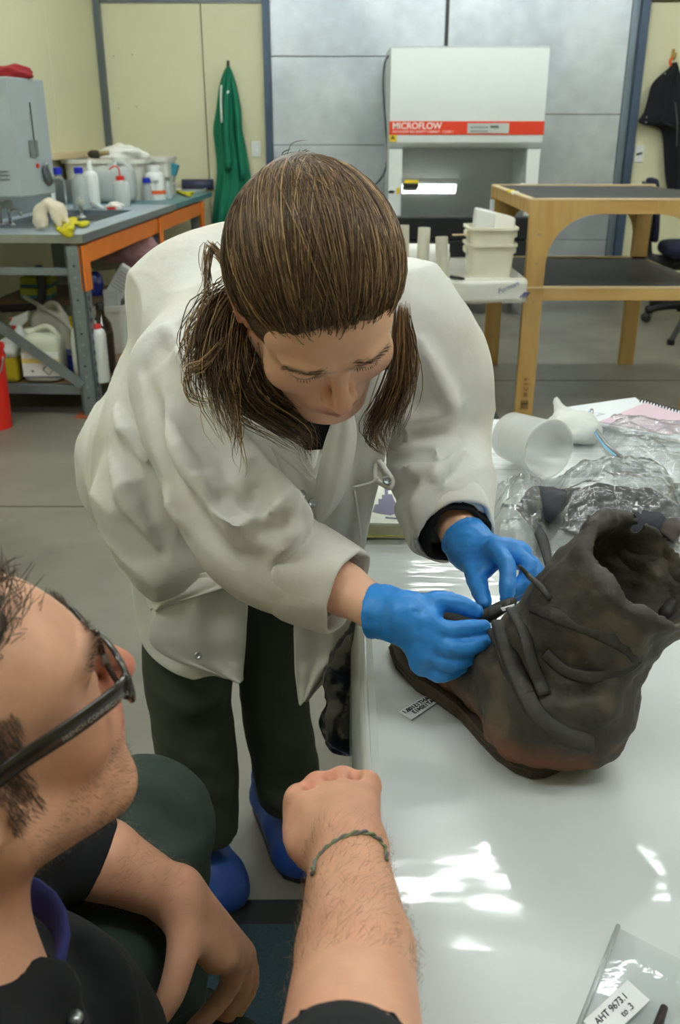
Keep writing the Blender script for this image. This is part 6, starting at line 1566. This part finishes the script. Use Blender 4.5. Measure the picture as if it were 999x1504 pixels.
def mskin(V):
    q = (V-mh)@MA.T; c = np.repeat(np.array(lin((220,166,136)))[None], len(V), 0)
    def mix(w, col):
        nonlocal c
        w = np.clip(w, 0, 1); c = c*(1-w[:, None])+np.array(lin(col))*w[:, None]
    g = lambda d, s_: np.exp(-(d/s_)**2)
    hd = np.linalg.norm(q, axis=1) < .2
    mix(.75*g(np.linalg.norm(q-[0,.112,-.026], axis=1), .026), (206,108,98))
    for s_ in (-1, 1): mix(.4*g(np.linalg.norm(q-[s_*.05,.06,-.03], axis=1), .03), (204,126,100))
    lip = 1.6-np.linalg.norm((q-[0,.094,-.056])/[.024,.016,.010], axis=1)*1.15; mix(np.clip(lip, 0, 1)*.7, (180,96,88))
    jaw = np.clip((-.040-q[:, 2]-.25*np.clip(q[:, 1]-.06, 0, 1))/.02, 0, 1)*np.clip((q[:, 1]+.02)/.02, 0, 1)*hd*np.clip(.6+.8*fbm(V, 60, 2, 3), 0, 1)*(np.linalg.norm((q-[0,.094,-.064])/[.03,.03,.012], axis=1) > 1); mix(jaw*.38, (120,92,76))
    for s_ in (-1, 1):
        d = (q-[s_*.036,.088,.031])/[.026,.035,.006]; mix(np.clip(1.5-np.linalg.norm(d, axis=1), 0, 1)*.65, (96,70,52))
    far = (~hd); mix(far*.25*np.clip(fbm(V, 30, 2, 5)+.4, 0, 1), (196,122,100))
    for a in kn: mix(.45*g(np.linalg.norm(V-a, axis=1), .018), (206,112,98))
    return c
body = sdfobj('body', B, M_skm, man, 1, colfn=mskin, label='ruddy skin with short stubble')
# thumbnail
tn = P(233,1489,.915); wobj('thumbnail', MB().ell(tn+DV(0,0,-.003), (.006,.004,.0075), 12, 8), pm('nail', (222,178,156), rough=.3, var=0), man, smooth=True)
# ------------------------------------------------------------------ shirt, undershirt, trousers
Sh = SDF((-.70,.0,.30), (.16,.95,1.0), .0065)
Sh.chain([shm_m+[-.01,-.01,-.03], (shm_m+hip)/2+[-.02,0,0], hip], [.135,.165,.17], .05)
Sh.ell((-.285,.55,.62), (.135,.12,.16), .05)
Sh.chain([lsh+[.01,-.01,0], shm_m+[-.02,-.01,0], rsh], [.085,.095,.085], .04)
lse = P(98,1246,.93); rse = P(502,1552,.56)
Sh.chain([lsh, lel, lse], [.078,.064,.054], .03); Sh.chain([rsh, P(470,1760,.46), rel, rse], [.08,.062,.056,.049], .03)
Sh.cone(K(0,-.065,-.15), K(0,-.03,-.03), .074, .09, .01, 's')
ax = nrm(rwr-rel); Sh.plane(rse, ax) if False else Sh.cone(rse+ax*.05, rse+ax*.12, .09, .09, .003, 's')
for pix in ([(60,1360),(120,1390),(180,1470)], [(90,1330),(150,1400),(190,1500)], [(20,1400),(80,1440),(140,1500)], [(180,1330),(230,1380),(240,1440)]): Sh.fold(pix, .012, .02, -.002)
sh = sdfobj('shirt', Sh, M_shirt, man, 1, disp=lambda V: .006*fbm(V, 9, 3, 2), label='black short-sleeved shirt')
def sleeve_band(c, axd, r):
    cuffring('sleeve_hem', c-axd*.02, c+axd*.006, r, r, M_shirt, par=sh, thick=.005)
sleeve_band(lse, nrm(lwr-lel), .050)
cr = K(0,-.078,-.168); cA, cB, _ = frame(MU+MF*.35)
wobj('undershirt_collar', MB().tube([cr+(cA*math.cos(t)+cB*math.sin(t))*.074 for t in np.linspace(0, 2*math.pi, 25)[:-1]], .0045, 10, 0, closed=True, flat=3.2, up=MU), M_navy2, man, smooth=True)
p = P(112,1489,.80); 
q_ = Sh.hit(112, 1490)
if q_ is not None: wobj('zip_pull', MB().ell(q_+DV(0,0,.004), (.006,.006,.004), 10, 6), M_steel, sh, smooth=True)
Tm = SDF((-.70,.10,.0), (.10,1.12,.80), .0085)
lkn = P(214,1214,1.12); rkn = np.array([-.15,.70,.37])
lft = np.array([-.27,.90,.06]); 
Tm.chain([hip+[-.02,.05,-.02], (hip+lkn)/2+[0,0,.02], lkn], [.125,.10,.080], .04, sm=3)
Tm.chain([lkn, lkn*.5+lft*.5+[0,.02,0], lft], [.078,.068,.058], .03, sm=3)
Tm.chain([hip+[.05,-.08,-.02], (hip+rkn)/2+[.03,-.02,.0], rkn], [.125,.11,.085], .04, sm=3)
Tm.chain([rkn, np.array([-.20,.60,.12]), np.array([-.28,.30,.09])], [.082,.075,.06], .03, sm=3)
for pix in ([(200,1270),(250,1262),(290,1240)], [(180,1150),(230,1160),(285,1200)], [(215,1290),(260,1300)]): Tm.fold(pix, .010, .02, -.002)
tm = sdfobj('trousers', Tm, pm('dark_green_work_trousers', (52,66,60), rough=.9, var=.12, vscale=9, bump=.3, bscale=20, bdist=.006), man, 1, disp=lambda V: .004*fbm(V, 10, 3, 3))
for c_, d_ in ((np.array([-.27,.92,0]), np.array([.25,.97,0])), (np.array([-.30,.25,0]), np.array([-.3,-.95,0]))):
    d_ = nrm(d_); Z = SDF(c_-[.2,.25,.02], c_+[.2,.3,.16], .008)
    Z.chain([c_-d_*.04+[0,0,.05], c_+d_*.08+[0,0,.05], c_+d_*.15+[0,0,.04]], [.045,.046,.042], .02); Z.cone(c_-d_*.02+[0,0,.05], c_-d_*.02+[0,0,.11], .045, .045, .02); Z.plane((0,0,.017), (0,0,-1), .002)
    sdfobj('work_boot', Z, M_black, man, 1)
# ------------------------------------------------------------------ hair, stubble, arm hair
mpal = [np.array(lin(c)) for c in ((58,46,38),(80,64,52),(104,86,70),(136,120,104))]
mCE = np.array([0,-.016,.034]); mCR = np.array([.080,.100,.092])
Hm = SDF(mh-.16, mh+.16, .0042)
Hm.ell(K(*mCE), mCR, .01, A=MA)
Hm.ell(K(0,.135,-.005), (.110,.085,.118), .010, 's', A=MA)
for s in (-1, 1):
    Hm.ell(K(s*.092,.074,.030), (.062,.062,.058), .010, 's', A=MA); Hm.ell(K(s*.09,-.008,-.004), (.020,.022,.034), .005, 's', A=MA)
Hm.ell(K(0,.0,-.10), (.09,.085,.055), .01, 's', A=MA)
def mhcol(V): 
    t = np.clip(.5+.6*fbm(V, 90, 2, 1), 0, 1)[:, None]; return mpal[0]*(1-t)+mpal[1]*t
mhair = sdfobj('hair', Hm, M_hair, man, 1, colfn=mhcol, disp=lambda V: .002*fbm(V, 110, 2, 2), label='short brown hair going grey')
LS = []; RS = []; CS = []
V, F_ = Hm.mesh(1); N_ = vnormals(V, F_); Q = (V-mh)@MA.T; NQ = N_@MA.T
ok = np.where((np.linalg.norm((Q-mCE)/mCR, axis=1) > .96) | (np.abs(Q[:, 0]) > .072))[0]
for i in RNG.choice(ok, 8000):
    n = N_[i]; back = -MF*.75+MU*.45+MF*(1.3 if Q[i, 2] > .07 and Q[i, 1] > -.02 else 0)-(MU*1.1 if Q[i, 2] < .03 else 0); t = back-n*(back@n)+RNG.normal(0,.18,3); t = nrm(t); L_ = RNG.uniform(.012,.026)*(.3 if Q[i, 2] < .012 else 1)
    s_ = np.linspace(0, 1, 6)[:, None]; LS.append(V[i]-n*.001+t*L_*s_+n*(.0035*np.sin(s_*2.8)*L_/.03)+RNG.normal(0,.0012,3)*s_**2); RS.append(RNG.uniform(.00025,.00045)); CS.append(mpal[RNG.choice(4, p=[.25,.35,.28,.12])]*RNG.uniform(.8,1.15))
for s_ in (-1, 1):
    for k_ in range(1100):
        f_ = RNG.uniform(-.004, .030); u_ = RNG.uniform(-.026, .045)
        if f_ > .018+.25*max(0, u_): continue
        p0 = K(s_*.0765, f_, u_); p0 = p0+RNG.normal(0, .001, 3)
        for st_ in range(8):        # settle on the skin
            d_ = B.sample(p0); p0 = p0-ML*s_*d_
        t = nrm(-MU*.8+MF*.1+ML*s_*.22+RNG.normal(0, .15, 3)); L_ = RNG.uniform(.006, .012)
        LS.append(np.array([p0-ML*s_*.001, p0+t*L_*.5+ML*s_*.001, p0+t*L_])); RS.append(RNG.uniform(.00015,.0003)); CS.append(mpal[RNG.choice(4, p=[.3,.35,.25,.1])])
o = strands('hair_strands', LS, RS, M_hair, None, CS); o.parent = mhair; o['kind'] = 'stuff'
bV = np.array([v.co[:] for v in body.data.vertices]); bN = np.array([v.normal[:] for v in body.data.vertices]); Q = (bV-mh)@MA.T
LS = []; RS = []; CS = []
sel = np.where((Q[:, 2] < -.038-.35*np.clip(Q[:, 1]-.05, 0, 1)) & (Q[:, 2] > -.135) & (Q[:, 1] > -.005) & (np.linalg.norm((Q-[0,.094,-.064])/[.030,.04,.014], axis=1) > 1) & (np.abs(Q[:, 0]) < .1))[0]
for i in RNG.choice(sel, 2600):
    t = nrm(bN[i]*.8-MU*.5+RNG.normal(0,.3,3)); L_ = RNG.uniform(.002,.0045); p0 = bV[i]+RNG.normal(0,.0012,3); LS.append(np.array([p0-bN[i]*.0008, p0+t*L_*.5, p0+t*L_])); RS.append(.00013); CS.append(mpal[RNG.choice(4, p=[.35,.3,.2,.15])])
for s_ in (-1, 1):      # eyebrows
    for k_ in range(170):
        a = RNG.uniform(-1, 1); p0 = K(s_*(.036+.024*a), .0985-.014*max(a, -.2)**2-.004*abs(a), .032+.002*RNG.normal()+.002*(1-a*a)); i = np.argmin(((bV-p0)**2).sum(1)); t = nrm(ML*s_*.8+MU*.35+bN[i]*.4+RNG.normal(0,.15,3)); LS.append(np.array([bV[i], bV[i]+t*.005, bV[i]+t*.009])); RS.append(.0002); CS.append(mpal[RNG.choice(4, p=[.4,.4,.15,.05])])
o = strands('stubble', LS, RS, M_hair, man, CS); o['kind'] = 'stuff'
LS = []; RS = []; CS = []
def armhair(a, b, n, dirv):
    tt = ((bV-a)@(b-a))/((b-a)@(b-a)); dd = np.linalg.norm(bV-a-np.clip(tt, 0, 1)[:, None]*(b-a), axis=1)
    view = nrm(np.array([0,0,CAMH])-a)
    sel = np.where((tt > 0) & (tt < 1) & (dd < .07) & (bN@view > -.1))[0]
    for i in RNG.choice(sel, n):
        t = nrm(dirv+RNG.normal(0,.45,3)); t = nrm(t-bN[i]*(t@bN[i])+bN[i]*.28); L_ = RNG.uniform(.006,.014); p0 = bV[i]+RNG.normal(0,.001,3); LS.append(np.array([p0, p0+t*L_*.5+bN[i]*.0008, p0+t*L_])); RS.append(RNG.uniform(.00009,.00015)); CS.append(np.array(lin((140,104,68)))*RNG.uniform(.7,1.3))
armhair(rwr+DV(0,-.005,0), P(520,1490,.60), 900, nrm(rwr-rel)*.7+DV(.5,0,0))
armhair(P(150,1262,.94), lwr, 260, nrm(lwr-lel)*.6+DV(0,.5,0))
o = strands('arm_hair', LS, RS, M_hair, man, CS); o['kind'] = 'stuff'
# ------------------------------------------------------------------ glasses
M_fr = pm('tortoise_frame', (40,32,28), rough=.22, var=.25, vscale=60, coat=.5)
gz = empty('eyeglasses', K(0,.1,.01), 'dark-framed eyeglasses worn by the kneeling man', 'glasses')
def rim(s):
    pts = []
    for t in np.linspace(0, 2*math.pi, 28, endpoint=False):
        c_, n_ = math.cos(t), math.sin(t); x = .0275*np.sign(c_)*abs(c_)**.8; z = .019*np.sign(n_)*abs(n_)**.8
        pts.append(K(s*.036+x, .1035-.55*abs(s*.036+x)**1.75+.002*z/.019, .004+z))
    return pts
for s in (-1, 1):
    r_ = rim(s); wobj('rim', MB().tube(r_, .0019, 8, 0, closed=True, flat=1.3), pm('metal_rim', (92,90,88), rough=.2, metal=.8, var=.05), gz, smooth=True)
    ctr = np.mean(r_, 0); wobj('lens', MB().add([ctr]+r_, [(0, i+1, (i+1) % len(r_)+1) for i in range(len(r_))]), film('lens_glass', opac=.03, rough=.02, gloss=.7, bump=0), gz, smooth=True)
    hg = K(s*.0665,.0975,.012)
    te = [hg, K(s*.0745,.085,.014), K(s*.081,.055,.016), K(s*.085,.010,.018), K(s*.086,-.020,.010), K(s*.084,-.036,-.010)]
    wobj('temple', MB().tube(te, [.0065,.0078,.0080,.0072,.006,.004], 10, 5, flat=.28, up=ML), M_fr, gz, smooth=True)
    wobj('end_piece', MB().tube([K(s*.063,.099,.015), hg, K(s*.069,.093,.003)], .0035, 8, 3), M_fr, gz, smooth=True)
    wobj('nose_pad', MB().ell(K(s*.010,.102,-.004), (.003,.003,.006), 8, 6), film('pad_clear', opac=.5), gz, smooth=True)
wobj('bridge', MB().tube([K(-.010,.1035,.010), K(0,.1075,.013), K(.010,.1035,.010)], .002, 8, 4), M_fr, gz, smooth=True)
text('lettering', 'FRENCH CONNECTION', .0045, K(-.0865,.044,.0145), MF*.995-ML*-.1, MU, pm('temple_print', (150,146,140), rough=.4, var=0), gz, ext=.0001)
# ------------------------------------------------------------------ cord bracelet
arc = [(459,1283),(463,1265),(478,1246),(500,1231),(530,1222),(552,1229),(566,1247),(568,1264)]
pt = []
for a, b in arc:
    h = B.hit(a, b); pt.append((a, b, DEP(h)-.003 if h is not None else None))
zd = [z for *_, z in pt if z is not None]; pts = [P(a, b, z if z is not None else np.median(zd)+.022) for a, b, z in pt]
pts += [P(560,1275,.835), P(510,1285,.84), P(465,1292,.825)]
sp_ = spline(np.array(pts), 6, True); br = empty('cord_bracelet', rwr, 'thin braided grey-green cord bracelet around his wrist', 'bracelet')
for k_ in range(2):
    n_ = len(sp_); off = np.array([.0010*np.array([math.cos(i*.9+k_*math.pi), math.sin(i*.9+k_*math.pi), math.sin(i*.9+k_*math.pi+1)]) for i in range(n_)])
    wobj('cord', MB().tube(sp_+off, .0013, 7, 0, closed=True), pm('cord%d' % k_, ((124,134,98), (112,116,116))[k_], rough=.8, var=.2, vscale=200), br, smooth=True)
